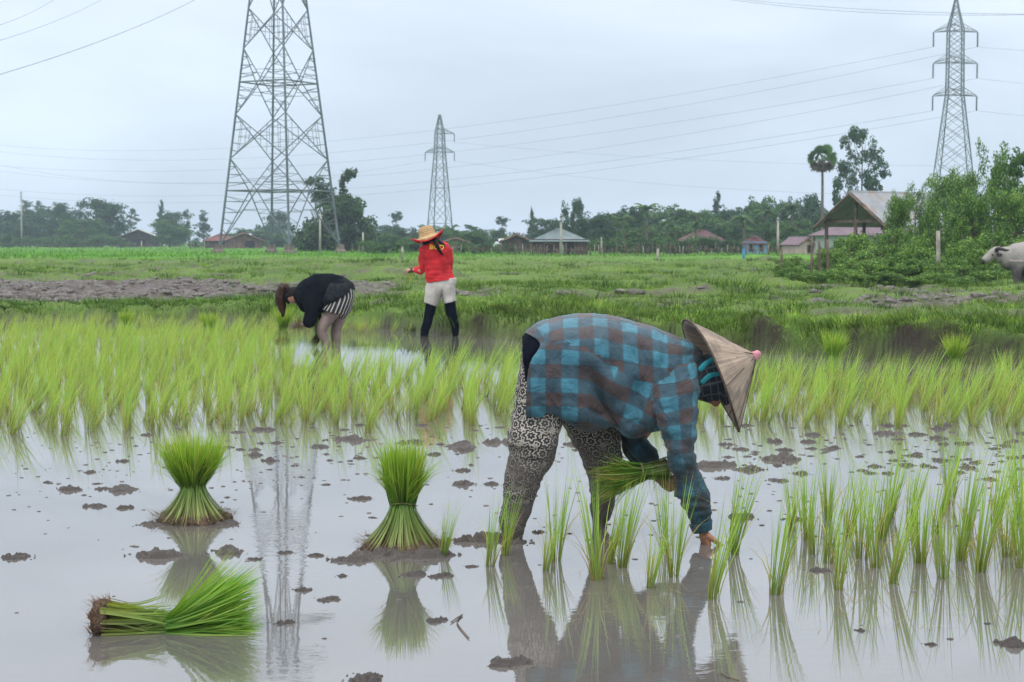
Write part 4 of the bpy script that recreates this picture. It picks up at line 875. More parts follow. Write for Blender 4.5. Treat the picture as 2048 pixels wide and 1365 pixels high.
def bending_woman():
    D = 20.0; base = G(655, 694); root = empty('person', (base.x, base.y, 0), 0, 'person bending over in a black shirt and striped shorts with a long ponytail', 'person'); part = offsetter(root, base)
    W = lambda u, v, d=0: P(u, v, D+d)
    b = MB(); hc = W(587, 592, 0); up = Vector((-.80, 0, -.25)); fw = Vector((-.05, -.10, -1)); fw = Vector((.30, -.12, -.95))
    add_head(b, hc, up, fw, .215); b.tube([W(625, 585), W(612, 588), W(598, 592)], [.08, .062, .058], n=16, sub=3)
    loft2(D, [(615, 562, 612, 612, .13, 0), (650, 553, 650, 622, .14, 0), (688, 562, 676, 620, .15, 0), (704, 585, 680, 635, .15, 0)], 28, 5, 1, (True, True), b)
    for (hip, knee, ank) in (((690, 600, -.09), (644, 658, -.10), (656, 712, -.06)), ((696, 600, .10), (672, 662, .12), (668, 712, .12))):
        b.tube([W(*hip), W((hip[0]+knee[0])/2-3, (hip[1]+knee[1])/2-2, hip[2]), W(*knee), W((knee[0]+ank[0])/2+2, (knee[1]+ank[1])/2, ank[2]), W(*ank)], [.080, .080, .063, .056, .042], n=18, sub=4)
    b.tube([W(617, 590, -.17), W(619, 622, -.2), W(612, 648, -.2), W(600, 648, -.12)], [.045, .04, .033, .026], n=14, sub=4); add_hand(b, W(600, 648, -.12), (-.9, .3, -.1), (0, .1, -1), .95, (.6,)*4, 1)
    b.tube([W(617, 592, .16), W(628, 625, .18), W(632, 650, .14), W(640, 664, .05)], [.045, .04, .033, .026], n=14, sub=4); add_hand(b, W(640, 664, .05), (.1, -.2, -1), (-1, 0, 0), .95, (.6,)*4, -1)
    body = remesh(b, 'body', .0055, 2, M['muskin']); part(body)
    R = [(590, 574, 588, 602, .10, 0), (600, 566, 596, 612, .15, 0), (615, 558, 606, 624, .19, 0), (635, 552, 625, 632, .195, 0), (655, 549, 640, 630, .185, 0), (675, 552, 655, 624, .18, 0), (690, 560, 664, 622, .185, 0), (700, 569, 672, 622, .19, 0)]
    sb = loft2(D, R, 60, 7, .95, (False, False)); me = sb.mesh('shirt'); deform(me, .05, 6, 5); shirt = part(link('shirt', me, M['bshirt'])); solid(shirt, .004)
    for (rr, s) in (([(603, 580, 632, 574, .08, -.12), (606, 602, 636, 600, .078, -.17), (609, 625, 634, 628, .066, -.2), (607, 645, 629, 650, .055, -.2), (608, 652, 620, 658, .05, -.19)], 1), ([(606, 580, 632, 574, .08, .12), (612, 610, 638, 606, .07, .17), (622, 640, 644, 636, .055, .15), (630, 658, 646, 654, .045, .09)], 2)):
        q = loft2(D, rr, 32, 6, 1, (True, False)); me = q.mesh('sleeve'); deform(me, .03, 9, 8*s); solid(part(link('sleeve', me, M['bshirt'])), .004)
    q = loft2(D, [(668, 551, 642, 618, .195, 0), (688, 556, 648, 622, .215, 0), (702, 567, 654, 616, .225, 0), (709, 580, 664, 608, .215, 0)], 50, 6, .95); me = q.mesh('waist_wrap'); deform(me, .04, 7, 3); solid(part(link('waist_wrap', me, M['waist'])), .004)
    sh = MB(); loft2(D, [(664, 592, 702, 574, .13, -.02), (655, 604, 709, 590, .145, -.05), (650, 614, 705, 606, .14, -.08), (647, 620, 694, 632, .115, -.10)], 50, 7, .95, (True, False), sh, .66)
    loft2(D, [(672, 590, 708, 575, .16, .04), (668, 606, 708, 594, .15, .07), (664, 622, 702, 616, .125, .10), (664, 632, 690, 640, .105, .12)], 50, 7, .95, (True, False), sh, .66)
    me = sh.mesh('shorts'); deform(me, .03, 7, 4); solid(part(link('shorts', me, M['stripes'])), .004)
    Rm = frame(up, fw); h = MB(); rings = []
    for i in range(1, 22):
        ph = PI*i/24; ring = []
        for j in range(36):
            th = 2*PI*j/36; d = Vector((math.sin(ph)*math.cos(th), math.sin(ph)*math.sin(th), math.cos(ph))); v = Vector((d.x*.375, d.y*.47, d.z*.535))
            if d.y > .05 and d.z < .62: v *= .80
            ring.append(hc+Rm @ (v*.225))
        rings.append(ring)
    h.grid(rings, True, True, True); me = h.mesh('hair'); deform(me, .012, 40, 2); hair = part(link('hair', me, M['hair']))
    mb = MB(); mb.tube([W(580, 580), W(569, 574), W(562, 582), W(560, 600), W(563, 616), W(566, 634)], [.03, .045, .055, .055, .038, .005], n=22, sub=6); me = mb.mesh('ponytail'); deform(me, .03, 22, 3, (2, 2, .3)); part(link('ponytail', me, M['brownhair']), hair)
    q = G(610, 648); hb = empty('seedling_bundle', W(603, 650, -.1), 0, 'small clump of rooty seedlings in the hand of the person in black', 'seedling bundle')
    lo = blades(U(-.05, .05, (200, 3)), U(0, 2*PI, 200), U(.06, .14, 200), U(.4, 2.6, 200), U(.6, 2.8, 200), .006, (.12, .08, .05), (.24, .19, .10), 3); link('roots', fast_mesh('roots', *lo), M['grass'], hb)
    hb.location = W(598, 650, -.14)
    hc2 = empty('seedling_bundle', W(636, 668, .0), 0, 'drooping handful of seedlings with dark roots beside the knees of the person in black', 'seedling bundle')
    lo = blades(np.stack([U(-.03, .03, 150), U(-.03, .03, 150), U(-.05, .05, 150)], -1), U(0, 2*PI, 150), U(.10, .20, 150), U(.1, .5, 150), U(.3, .8, 150), .007, (.12, .2, .05), (.2, .34, .06), 3); link('leaves', fast_mesh('leaves', *lo), M['rice'], hc2)
    lo = blades(np.stack([U(-.03, .03, 90), U(-.03, .03, 90), U(-.05, .0, 90)], -1), U(2.6, 3.6, 90), U(.08, .17, 90), U(2.3, 2.9, 90), U(2.5, 3.1, 90), .008, (.12, .08, .05), (.10, .07, .05), 3); link('roots', fast_mesh('roots', *lo), M['grass'], hc2)
bending_woman()
M['red'] = plain('red_shirt', (.58, .022, .030), .8, .18, 6, bump=.25); M['beige'] = plain('off_white_shorts', (.50, .47, .43), .85, .15, 9, bump=.3); M['legging'] = plain('navy_leggings', (.006, .009, .018), .95, .2, 10, spec=.08)
M['yellow'] = plain('yellow_print', (.80, .55, .06), .7, .1, 10); M['greyprint'] = plain('faded_print', (.20, .03, .05), .7, .1, 10); M['glove'] = plain('grey_glove', (.07, .08, .09), .9, .2, 10)
def mat_straw():
    m, N, L, b = newmat('woven_straw'); uv = uvn(N); w = N.new('ShaderNodeTexWave'); w.bands_direction = 'Y'; w.inputs['Scale'].default_value = 12; w.inputs['Distortion'].default_value = 2.5; w.inputs['Detail Scale'].default_value = 6; L.new(uv, w.inputs[0])
    c = mixc(N, L, w.outputs[0], (.28, .16, .07), (.56, .38, .19)); c = mixc(N, L, ramp(N, L, noisen(N, L, 30), .55, .7, 0, .6), c, (.25, .15, .08)); L.new(c, b.inputs['Base Color']); b.inputs['Roughness'].default_value = .8
    bumpn(N, L, b, w.outputs[0], .5, .01); return m
M['straw'] = mat_straw()
def red_person():
    D = 22.2; base = G(880, 672); root = empty('person', (base.x, base.y, 0), 0, 'person standing in a red long-sleeved shirt, pale shorts and a straw hat, back to us', 'person'); part = offsetter(root, base)
    W = lambda u, v, d=0: P(u, v, D+d)
    b = MB(); hc = W(854, 481, .02); add_head(b, hc, (-.22, .06, .95), (-.75, .62, -.25), .22)
    b.tube([W(865, 498), W(860, 490), W(856, 484)], [.07, .056, .052], n=16, sub=3)
    loft2(D, [(854, 504, 888, 498, .08, 0), (852, 520, 894, 515, .10, 0), (856, 545, 900, 542, .11, 0), (860, 566, 908, 564, .125, 0), (858, 585, 909, 583, .12, 0)], 30, 5, 1, (True, True), b)
    for (hip, knee, ank) in (((869, 588, -.01), (858, 630, 0), (847, 684, 0)), ((897, 588, .0), (904, 630, 0), (913, 684, .0))):
        b.tube([W(*hip), W(*knee), W((knee[0]+ank[0])/2, (knee[1]+ank[1])/2, 0), W(*ank)], [.060, .036, .027, .018], n=18, sub=5)
    b.tube([W(846, 503, 0), W(846, 522, .04), W(847, 541, .05), W(836, 541, .12), W(824, 539, .2)], [.035, .03, .028, .024, .022], n=14, sub=3); add_hand(b, W(824, 539, .2), (-.85, .45, -.1), (.2, .1, -1), .95, (.6,)*4, 1)
    b.tube([W(894, 500, 0), W(899, 522, .03), W(899, 540, .12), W(880, 543, .25)], [.035, .03, .026, .024], n=14, sub=3); add_hand(b, W(880, 543, .25), (-.85, .45, -.1), (.2, .1, -1), .95, (.6,)*4, -1)
    part(remesh(b, 'body', .0055, 2, M['skinpale']))
    R = [(860, 487, 876, 482, .075, -.01), (848, 492, 888, 485, .11, 0), (840, 500, 897, 493, .135, 0), (842, 514, 900, 508, .145, 0), (847, 530, 901, 526, .14, 0), (851, 545, 904, 541, .135, 0), (852, 556, 907, 552, .14, 0), (856, 566, 909, 558, .15, 0)]
    q = loft2(D, R, 60, 7, .92, (True, False)); me = q.mesh('shirt'); deform(me, .03, 6, 15); deform(me, .018, 14, 16, (.5, 1, 2)); shirt = part(link('shirt', me, M['red'])); solid(shirt, .004)
    for rr in ([(838, 500, 856, 493, .075, 0), (838, 520, 855, 517, .068, .04), (840, 537, 856, 533, .062, .05), (843, 549, 853, 536, .05, .09), (834, 545, 838, 534, .04, .14), (824, 544, 825, 535, .033, .2)], [(886, 498, 903, 498, .075, 0), (892, 520, 904, 518, .065, .03), (893, 540, 904, 540, .05, .1), (884, 548, 888, 537, .04, .2)]):
        q = loft2(D, rr, 32, 6, 1, (True, False)); me = q.mesh('sleeve'); deform(me, .03, 9, 8); solid(part(link('sleeve', me, M['red'])), .004)
    q = MB(); q.tube([W(827, 540, .18), W(822, 541, .21), W(817, 543, .24)], [.034, .036, .030], [.026, .026, .02], n=14, sub=3); part(q.build('glove', M['glove']))
    sh = MB(); loft2(D, [(856, 562, 912, 556, .14, 0), (853, 575, 910, 573, .145, 0), (852, 588, 886, 590, .13, 0), (851, 605, 875, 614, .115, 0)], 44, 6, .95, (True, False), sh)
    loft2(D, [(858, 560, 909, 558, .135, 0), (868, 575, 911, 573, .14, 0), (881, 588, 912, 586, .125, 0), (886, 608, 911, 602, .11, 0)], 44, 6, .95, (True, False), sh)
    me = sh.mesh('shorts'); deform(me, .045, 7, 44, (1.6, 1, .5)); solid(part(link('shorts', me, M['beige'])), .004)
    for rr in ([(852, 596, 877, 600, .088, 0), (849, 625, 869, 628, .075, 0), (845, 645, 864, 648, .064, 0), (841, 662, 858, 665, .052, 0), (841, 684, 855, 684, .048, 0)], [(887, 596, 911, 596, .088, 0), (892, 625, 913, 625, .075, 0), (900, 645, 918, 645, .064, .01), (904, 664, 919, 662, .050, .02), (906, 684, 919, 684, .046, .02)]):
        q = loft2(D, rr, 32, 6, 1, (True, True)); me = q.mesh('legging'); deform(me, .012, 9, 8); part(link('legging', me, M['legging']))
    Rh = frame((-.10, 0, 1), (0, 1, 0)); hb_ = MB(); hb_.ball(hc+Vector((.03, -.03, .01)), (.10, .11, .12), n=24, m=16); hb_.tube([W(864, 480, -.05), W(877, 486, -.08), W(889, 493, -.10)], [.055, .045, .022], n=16, sub=3)
    me = hb_.mesh('hair'); deform(me, .02, 18, 6); hair = part(link('hair', me, M['hair'])); mb = MB(); mb.tube([W(869, 481, -.15), W(875, 493, -.20), W(880, 503, -.20), W(886, 511, -.19)], [.032, .026, .020, .008], n=12, sub=4); part(mb.build('ponytail', M['hair']), hair)
    # straw hat
    ax = Vector((-.30, .12, 1)).normalized(); c = W(856, 475, 0); e1 = ax.cross(Vector((0, 1, 0))).normalized(); e2 = ax.cross(e1); n = 60
    prof = [(.205, -.015, .05), (.19, -.004, .02), (.16, .004, 0), (.125, .006, 0), (.112, .03, 0), (.106, .08, 0), (.094, .125, 0), (.07, .142, 0), (.02, .146, 0)]
    mb = MB(); mb.grid([[c+ax*(z+cu*math.cos(2*t)*1.0)+e1*r*math.cos(t)+e2*r*math.sin(t) for t in [2*PI*k/n for k in range(n)]] for r, z, cu in prof], True, False, True, .7)
    hat = part(link('hat', mb.mesh('hat'), M['straw'])); solid(hat, .005)
    mb = MB(); mb.tube([c+ax*(-.015+.05*math.cos(2*t))+e1*.206*math.cos(t)+e2*.206*math.sin(t) for t in np.linspace(0, 2*PI, 61)], [.009]*61, n=8, cap=False, ref=ax[:]); part(mb.build('brim_binding', M['red']), hat)
    mb = MB(); mb.grid([[c+ax*(z-.006+cu*math.cos(2*t))+e1*r*math.cos(t)+e2*r*math.sin(t) for t in [2*PI*k/n for k in range(n)]] for r, z, cu in prof[:4]], True); part(mb.build('brim_lining', M['red']), hat)
    # lettering across the shoulders
    for body_, mt, x0, sz in (('BOD', 'yellow', 858.5, .060), ('Y', 'greyprint', 887, .055)):
        cu = bpy.data.curves.new('lettering', 'FONT'); cu.body = body_; cu.size = sz*1.45; cu.extrude = .002; cu.space_character = 1.06; cu.offset = .0005
        t = bpy.data.objects.new('lettering', cu); col.objects.link(t); t.rotation_euler = (PI/2-.25, math.radians(2), 0); p = W(x0, 498.5, -.172); t.location = p
        dg = bpy.context.evaluated_depsgraph_get(); me = bpy.data.meshes.new_from_object(t.evaluated_get(dg)); mw = t.rotation_euler.to_matrix(); bpy.data.objects.remove(t)
        me.transform(Matrix.Translation(p) @ mw.to_4x4()); me.materials.clear(); part(link('lettering', me, M[mt]), shirt)
    n = 26; q = blades(np.repeat(np.array([W(822, 543, .2)[:]]), n, 0)+U(-.01, .01, (n, 3)), U(0, 2*PI, n), U(.1, .17, n), U(2.7, 3.1, n), U(2.7, 3.3, n), .007, (.26, .34, .06), (.38, .45, .08), 4)
    tag(link('seedlings', fast_mesh('seedlings', *q), M['rice']), 'few pale seedlings hanging from the gloved hand of the person in red', 'seedlings')
red_person()
# ================================================================ lattice pylons
def strut(mb, a, b, w): mb.tube([a, b], [w*.56]*2, n=4, cap=False)
def lerp(a, b, t): return a+(b-a)*t
def big_pylon():
    D = 161.0; S = FPX/D; base = G(563, 510); root = empty('transmission_tower', (base.x, D, 0), 0, 'large steel lattice pylon with four concrete footings, its top above the picture', 'pylon')
    th = math.radians(16.2)
    def hw(z): # half diagonal at height z
        return np.interp(z, [0, 24.0, 34, 46], [5.75, 2.62, 1.5, 1.3])
    Z = lambda y: (484-y)/S+CAMZ
    def corner(k, z): a = th+k*PI/2; r = hw(z); return Vector((r*math.cos(a), r*math.sin(a), z))
    legs = [MB() for _ in range(4)]; z0 = 1.0; top = 40.0
    for k in range(4):
        legs[k].tube([corner(k, .7), corner(k, 24), corner(k, 34), corner(k, top)], [.115, .095, .08, .07], n=4, cap=True)
        legs[k].build('leg', M['steel'], root, False)
    zb0 = .9; zA = Z(383); zB = Z(320); zC = Z(233); zD = Z(169); zE = Z(103); zF = Z(24); zG = Z(-45); zH = Z(-110); zI = 40
    for f in range(4):
        mb = MB(); c0 = lambda z: corner(f, z); c1 = lambda z: corner((f+1) % 4, z); mid = lambda z: (c0(z)+c1(z))/2
        for z, w in ((zA, .11), (zD, .12), (zG, .1), (zI, .1)): strut(mb, c0(z), c1(z), w)
        def vee(zm, zl, w=.085, sub=4):      # from the middle at zm to the legs at zl, with secondary struts to the leg
            for c in (c0, c1):
                a, b = mid(zm), c(zl); strut(mb, a, b, w)
                for q in range(1, sub):
                    t = q/sub; p = lerp(a, b, t); strut(mb, p, c(p.z), .045)
                    p2 = lerp(a, b, (q+1)/sub if q < sub-1 else 1); zz = c(lerp(a, b, t-.5/sub).z); strut(mb, p, zz, .04)
                p = lerp(a, b, .35); strut(mb, p, Vector((mid(p.z))), .04)
        def cross(zl, zh, w=.085):
            strut(mb, c0(zl), c1(zh), w); strut(mb, c1(zl), c0(zh), w); zm = (zl+zh)/2; x = mid(zm)
            for c in (c0, c1):
                for t in (.30, .62):
                    lo = lerp(c(zl), x, t); hi = lerp(c(zh), x, t); strut(mb, lo, hi, .04); strut(mb, lo, c(lo.z+.2), .04); strut(mb, hi, c(hi.z-.2), .04)
            strut(mb, lerp(c0(zm), x, .25), lerp(c1(zm), x, .25), .04)
        vee(zA, zb0, .10, 5); vee(zA, zB); cross(zB, zC); vee(zD, zC); vee(zD, zE); cross(zE, zF); vee(zG, zF); vee(zG, zH); cross(zH, zI)
        mb.build('lattice_face', M['steel'], root, False)
        if f == 0:
            for z in (zA, zD):
                mb = MB(); strut(mb, mid(z), (corner(2, z)+corner(3, z))/2, .07); strut(mb, (corner(1, z)+corner(2, z))/2, (corner(3, z)+corner(0, z))/2, .07); mb.build('cross_brace', M['steel'], root, False)
    for z, L in ((34.5, 5), (38, 4.3), (40, 3)):
        mb = MB()
        for s_ in (-1, 1):
            e = Vector((s_*L, 0, z)); [strut(mb, corner(k, z+(.0 if k % 2 else .9)), e, .1) for k in range(4)]
        mb.build('cross_arm', M['steel'], root, False)
    for k in range(4):
        c = corner(k, 0); mb = MB(); r0, r1 = .95, .55
        mb.grid([[c+Vector((sx*r, sy*r, z)) for sx, sy in ((-1, -1), (1, -1), (1, 1), (-1, 1))] for r, z in ((.62, -.3), (.58, .35), (.42, .5), (.36, .95))], True, False, True)
        me = mb.mesh('footing', False); deform(me, .15, 1.2, k); link('footing', me, M['footing'], root)
big_pylon()
def pylon(x, D, ytop, hb, levels, arms, arml, label, style, rz, wl=.16, ybase=None):
    S = FPX/D; base = P(x, 484, D); root = empty('transmission_tower', (base.x, D, 0), 0, label, 'pylon'); Z = lambda y: (484-y)/S+CAMZ
    zs = [0]+[Z(y) for y, w in levels]; ws = [hb]+[w/S/2 for y, w in levels]
    hw = lambda z: float(np.interp(z, zs, ws)); corner = lambda k, z: Vector((hw(z)*math.cos(rz+k*PI/2)*1.2, hw(z)*math.sin(rz+k*PI/2)*1.2, z)); top = zs[-1]
    for k in range(4):
        mb = MB(); mb.tube([corner(k, z) for z in zs], [wl*.8]*len(zs), n=4); mb.build('leg', M['steelfar'], root, False)
    body = MB(); z = 0.3
    for f in range(4):
        z = .3
        while z < top-.3:
            h = max(hw(z)*(1.7 if style == 'x' else 1.15), .9); z2 = min(z+h, top); strut(body, corner(f, z), corner(f+1, z2), wl*.55); strut(body, corner(f+1, z), corner(f, z2), wl*.55)
            if style == 'x' and int(z) % 3 == 0: strut(body, corner(f, z2), corner(f+1, z2), wl*.5)
            if style == 'd': zm = (z+z2)/2; z3 = min(zm+h, top); strut(body, corner(f, zm), corner(f+1, z3), wl*.42)
            z = z2
    body.build('lattice', M['steelfar'], root, False); tips = []
    for (ya, sides) in arms:
        for s_ in sides:
            mb = MB(); z = Z(ya); e = Vector((s_*arml, 0, z-.25)); h = arml*.34
            for k in range(4):
                strut(mb, corner(k, z), e, wl*.55); strut(mb, corner(k, z+h), e+Vector((0, 0, .1)), wl*.5)
            for t in (.3, .6): strut(mb, lerp(corner(0, z), e, t), lerp(corner(0, z+h), e, t), wl*.4)
            arm = mb.build('cross_arm', M['steelfar'], root, False); L = 1.9 if style == 'x' else 2.1
            mb = MB(); zt = e.z; n_ = 12; rs = []
            pts_ = [e+Vector((0, 0, -L*i/(n_*2))) for i in range(n_*2+1)]; mb.tube(pts_, [.05 if i % 2 else .17 for i in range(n_*2+1)], n=7, ref=(1, 0, 0)); mb.build('insulator', M['insul'], arm)
            tips.append(Vector((base.x, D, 0))+e+Vector((0, 0, -L)))
    return tips
mid_tips = pylon(880, 400, 230, 3.1, [(480, 50), (300, 20), (268, 18), (232, 3)], [(305, (-1, 1)), (268, (1,))], 3.4, 'small distant lattice pylon rising behind the straw hat of the person in red', 'x', .5, .17)
right_tips = pylon(1905, 250, 0, 4.2, [(400, 90), (190, 36), (62, 33), (30, 16), (-2, 2)], [(192, (-1, 1)), (128, (-1, 1)), (66, (-1, 1))], 3.2, 'tall slender lattice pylon with three cross arms at the right behind the trees', 'd', .35, .12)
print([TOPX(*t) for t in mid_tips+right_tips])
def cable(p0, p1, sag, r, label):
    mb = MB(); pts_ = []
    for i in range(33):
        t = i/32; p = lerp(Vector(p0), Vector(p1), t); p.z -= sag*4*t*(1-t); pts_.append(p)
    rr = [r]*33; mb.tube(pts_, rr, n=5, ref=(0, 0, 1)); tag(mb.build('power_cable', M['cable'], None), label, 'cable', 'overhead power cables')
far = .035
for (a, b, s_, r_, lab) in (
    (P(-80, 72, 75), P(115, -5, 120), .3, .009, 'topmost overhead cable crossing the upper left corner of the sky'), (P(-80, 103, 75), P(212, -5, 120), .3, .009, 'middle overhead cable crossing the upper left corner of the sky'), (P(-80, 172, 75), P(400, -5, 125), .4, .014, 'lowest and thickest overhead cable crossing the upper left corner'),
    (P(1440, -3, 120), P(2150, 27, 95), .5, .010, 'upper of two close cables crossing in front of the tall right pylon'), (P(1470, -2, 120), P(2150, 29, 95), .3, .010, 'lower of two close cables crossing in front of the tall right pylon'),
    (right_tips[4], P(-60, 285, 520), 7.5, .018, 'high cable sagging left from the top left arm of the right pylon'), (right_tips[5], P(-60, 296, 520), 9, .018, 'high cable sagging left from the top right arm of the right pylon'),
    (right_tips[2], P(-60, 326, 520), 7, .018, 'cable sagging left from the middle left arm of the right pylon'), (right_tips[3], P(-60, 333, 520), 9.5, .018, 'cable sagging left from the middle right arm of the right pylon'),
    (right_tips[0], P(-60, 372, 520), 7, .018, 'cable sagging left from the lowest left arm of the right pylon'), (right_tips[1], P(-60, 384, 520), 7.5, .018, 'cable sagging left from the lowest right arm of the right pylon'),
    (mid_tips[0], P(-60, 318, 460), 6, .018, 'cable running left from the left arm of the small distant pylon'),
    (mid_tips[2], P(2200, 330, 330), 2, .016, 'cable running right from the upper arm of the small distant pylon'), (mid_tips[1], P(2200, 388, 330), 3, .016, 'cable running right from the lower arm of the small distant pylon'),
    (right_tips[5], P(2150, 107, 235), .1, .014, 'short cable end leaving the top arm of the right pylon to the right'), (right_tips[3], P(2150, 176, 235), .1, .014, 'short cable end leaving the middle arm of the right pylon to the right'), (right_tips[1], P(2150, 240, 235), .1, .014, 'short cable end leaving the lowest arm of the right pylon to the right')):
    cable(a, b, s_, r_, lab)
# ================================================================ trees
def crown_mesh(clumps, leafsz, n, cols, shade=.5, flat=1.0, up=0):
    sub_ = []
    for (cc_, rr_) in clumps:
        for _ in range(8):
            d_ = RNG.normal(0, .55, 3); sub_.append((tuple(np.array(cc_)+d_*np.array(rr_)), tuple(np.array(rr_)*RNG.uniform(.36, .72))))
    clumps = sub_
    c = np.array([q[0] for q in clumps]); r = np.array([q[1] for q in clumps]); wt = (r[:, 0]*r[:, 2]); wt = wt/wt.sum()
    i = RNG.choice(len(c), n, p=wt); d = RNG.normal(0, 1, (n, 3)); d /= np.linalg.norm(d, axis=1)[:, None]
    lump = 1+.35*vnoise(d[:, 0]*2.5+i*3, d[:, 1]*2.5, d[:, 2]*2.5, 3)
    rad = (.45+.60*RNG.random(n)**.5)*lump; p = c[i]+d*r[i]*rad[:, None]
    a = RNG.normal(0, 1, (n, 3)); a /= np.linalg.norm(a, axis=1)[:, None]; nn = RNG.normal(0, 1, (n, 3))+d*.8+np.array([0, 0, .6]); b = np.cross(nn, a); b /= np.linalg.norm(b, axis=1)[:, None]; a = np.cross(b, nn); a /= np.linalg.norm(a, axis=1)[:, None]
    s = leafsz*U(.6, 1.4, n)[:, None]; V = np.stack([p-a*s, p-b*s*.55+a*s*.1, p+a*s, p+b*s*.55-a*s*.1], 1).reshape(-1, 3); F = np.arange(4*n).reshape(n, 4)
    C = colmix(cols, n, .3)*(1+.25*(RNG.random(len(c))[i][:, None]-.5)*2)
    return fast_mesh('crown', V, F, None, np.repeat(np.clip(C, .004, 1), 4, 0))
def trunk_mesh(H, r, limbs, bend=.03, seed=0, top=.7):
    mb = MB(); rd = random.Random(seed); bx, by = rd.uniform(-bend, bend)*H, rd.uniform(-bend, bend)*H; pts_ = [Vector((bx*(t**2), by*t*t, H*t*top)) for t in np.linspace(0, 1, 6)]
    mb.tube(pts_, [r*(1-.72*t)*(1.35 if t == 0 else 1) for t in np.linspace(0, 1, 6)], n=8)
    for q in limbs:
        q = Vector(q); t = min(.95, max(.25, (q.z/H-.18)/top)); s = Vector((bx*t*t, by*t*t, H*t*top)); m = (s+q)/2+Vector((0, 0, -.03*H)); mb.tube([s, m, q], [r*.42*(1-.5*t), r*.28*(1-.4*t), r*.08], n=5, sub=3)
    return mb.mesh('trunk')
DARK = [(.024, .068, .024), (.036, .092, .032), (.052, .12, .038), (.03, .075, .03)]
MIDG = [(.055, .13, .032), (.075, .17, .04), (.10, .20, .05), (.05, .105, .032)]
YEL = [(.15, .29, .05), (.20, .36, .06), (.26, .39, .09), (.11, .21, .04)]
OLIVE = [(.05, .08, .03), (.07, .11, .04), (.035, .07, .03)]
def make_tree(kind, seed, cols=DARK, n=2600, leaf=.022):
    rd = random.Random(seed); cl = []; H = 1.0
    if kind == 'broad':
        for k in range(34):
            a = rd.uniform(0, 2*PI); h = rd.uniform(.10, .90); R_ = .42*math.sin(PI*min(.97, (h*.80+.12)))**.7*math.sqrt(rd.uniform(.1, 1)); cl.append(((R_*math.cos(a), R_*math.sin(a), h), (rd.uniform(.09, .17),)*2+(rd.uniform(.07, .13),)))
        tr = .03
    elif kind == 'tall':
        for k in range(22):
            a = rd.uniform(0, 2*PI); h = rd.uniform(.28, .95); R_ = (.19*(1-.45*h))*rd.uniform(.2, 1.2); cl.append(((R_*math.cos(a), R_*math.sin(a), h), (rd.uniform(.06, .12),)*2+(rd.uniform(.045, .08),)))
        tr = .022
    elif kind == 'sparse':
        for k in range(17):
            a = rd.uniform(0, 2*PI); h = rd.uniform(.45, .94); R_ = .40*rd.uniform(.15, 1)*math.sin(PI*(h*.8+.05)); cl.append(((R_*math.cos(a), R_*math.sin(a), h), (rd.uniform(.06, .11),)*2+(rd.uniform(.03, .05),)))
        tr = .02
    elif kind == 'cone':
        for k in range(26):
            h = .12+.84*k/25; a = rd.uniform(0, 2*PI); R_ = .20*(1-h*.92)*rd.uniform(.3, 1.1); cl.append(((R_*math.cos(a), R_*math.sin(a), h), (.10*(1.15-h),)*2+(.05,)))
        tr = .018
    elif kind == 'shrub':
        for k in range(20):
            a = rd.uniform(0, 2*PI); h = rd.uniform(.12, .82); R_ = .5*math.sqrt(rd.uniform(0, 1)); h *= 1-.5*R_*R_*2; cl.append(((R_*math.cos(a), R_*math.sin(a), h), (rd.uniform(.12, .2),)*2+(rd.uniform(.12, .2),)))
        tr = .02
    elif kind == 'big':   # wide spreading crown carried high, clear gaps
        cl = [((-.17, 0, .93), (.10, .10, .05)), ((-.05, .05, .96), (.11, .11, .05)), ((.06, 0, .90), (.12, .10, .05)), ((-.26, .02, .86), (.07, .08, .04)), ((.18, .05, .78), (.11, .1, .05)), ((.30, 0, .70), (.10, .1, .05)), ((.36, 0, .62), (.08, .08, .035)), ((-.02, 0, .76), (.14, .12, .06)), ((-.10, .05, .62), (.13, .12, .06)),
              ((-.27, 0, .66), (.12, .1, .06)), ((-.36, .05, .56), (.08, .1, .06)), ((.10, -.05, .62), (.14, .12, .06)), ((.24, .05, .52), (.11, .1, .05)), ((.05, 0, .48), (.12, .12, .06)), ((.28, 0, .38), (.11, .1, .06)), ((-.16, 0, .45), (.08, .1, .09)), ((-.34, 0, .36), (.07, .1, .14)), ((-.22, 0, .28), (.07, .1, .12)), ((.22, 0, .26), (.10, .1, .06)), ((-.02, 0, .24), (.08, .1, .07))]
        tr = .022
    tm = trunk_mesh(1, tr, [q[0] for q in cl[::2]], .04, seed, .85)
    tm.materials.append(M['bark']); cm = crown_mesh(cl, leaf, n, cols); cm.materials.append(M['leaf']); return tm, cm
V_ = {}
for k, n_, lf in (('broad', 11000, .021), ('tall', 4200, .017), ('sparse', 3000, .015), ('cone', 4000, .015), ('shrub', 4000, .028)):
    for nm, cc in (('D', DARK), ('M', MIDG)): V_[k+nm] = [make_tree(k, 10+i*7+len(V_), cc, n_, lf) for i in range(3 if k in ('broad', 'shrub') else 2)]
tcount = [0]
def tree(kind, x, top, w, D, label, name='tree', cat='tree', group=None, var=None, wd=None):
    S = FPX/D; H = (484-top)/S+CAMZ-.1; vs_ = V_[kind] if isinstance(kind, str) else [kind]; tcount[0] += 1; tm, cm = vs_[tcount[0] % len(vs_)]
    b = P(x, 484, D); root = empty(name, (b.x, D, .1), random.uniform(0, 6.28) if kind in V_ or True else 0, label, cat, group)
    co = np.empty(len(cm.vertices)*3, np.float32); cm.vertices.foreach_get('co', co); wm = np.ptp(co.reshape(-1, 3)[:, 0]); zm_ = np.percentile(co.reshape(-1, 3)[:, 2], 99.6)
    sw = w*(1.38 if 'broad' in str(kind) or 'shrub' in str(kind) else 1.0)/S/wm; root.scale = (sw, sw, H/zm_); link('trunk', tm, None, root); link('crown', cm, None, root); return root
TG = 'trees of the village tree line'
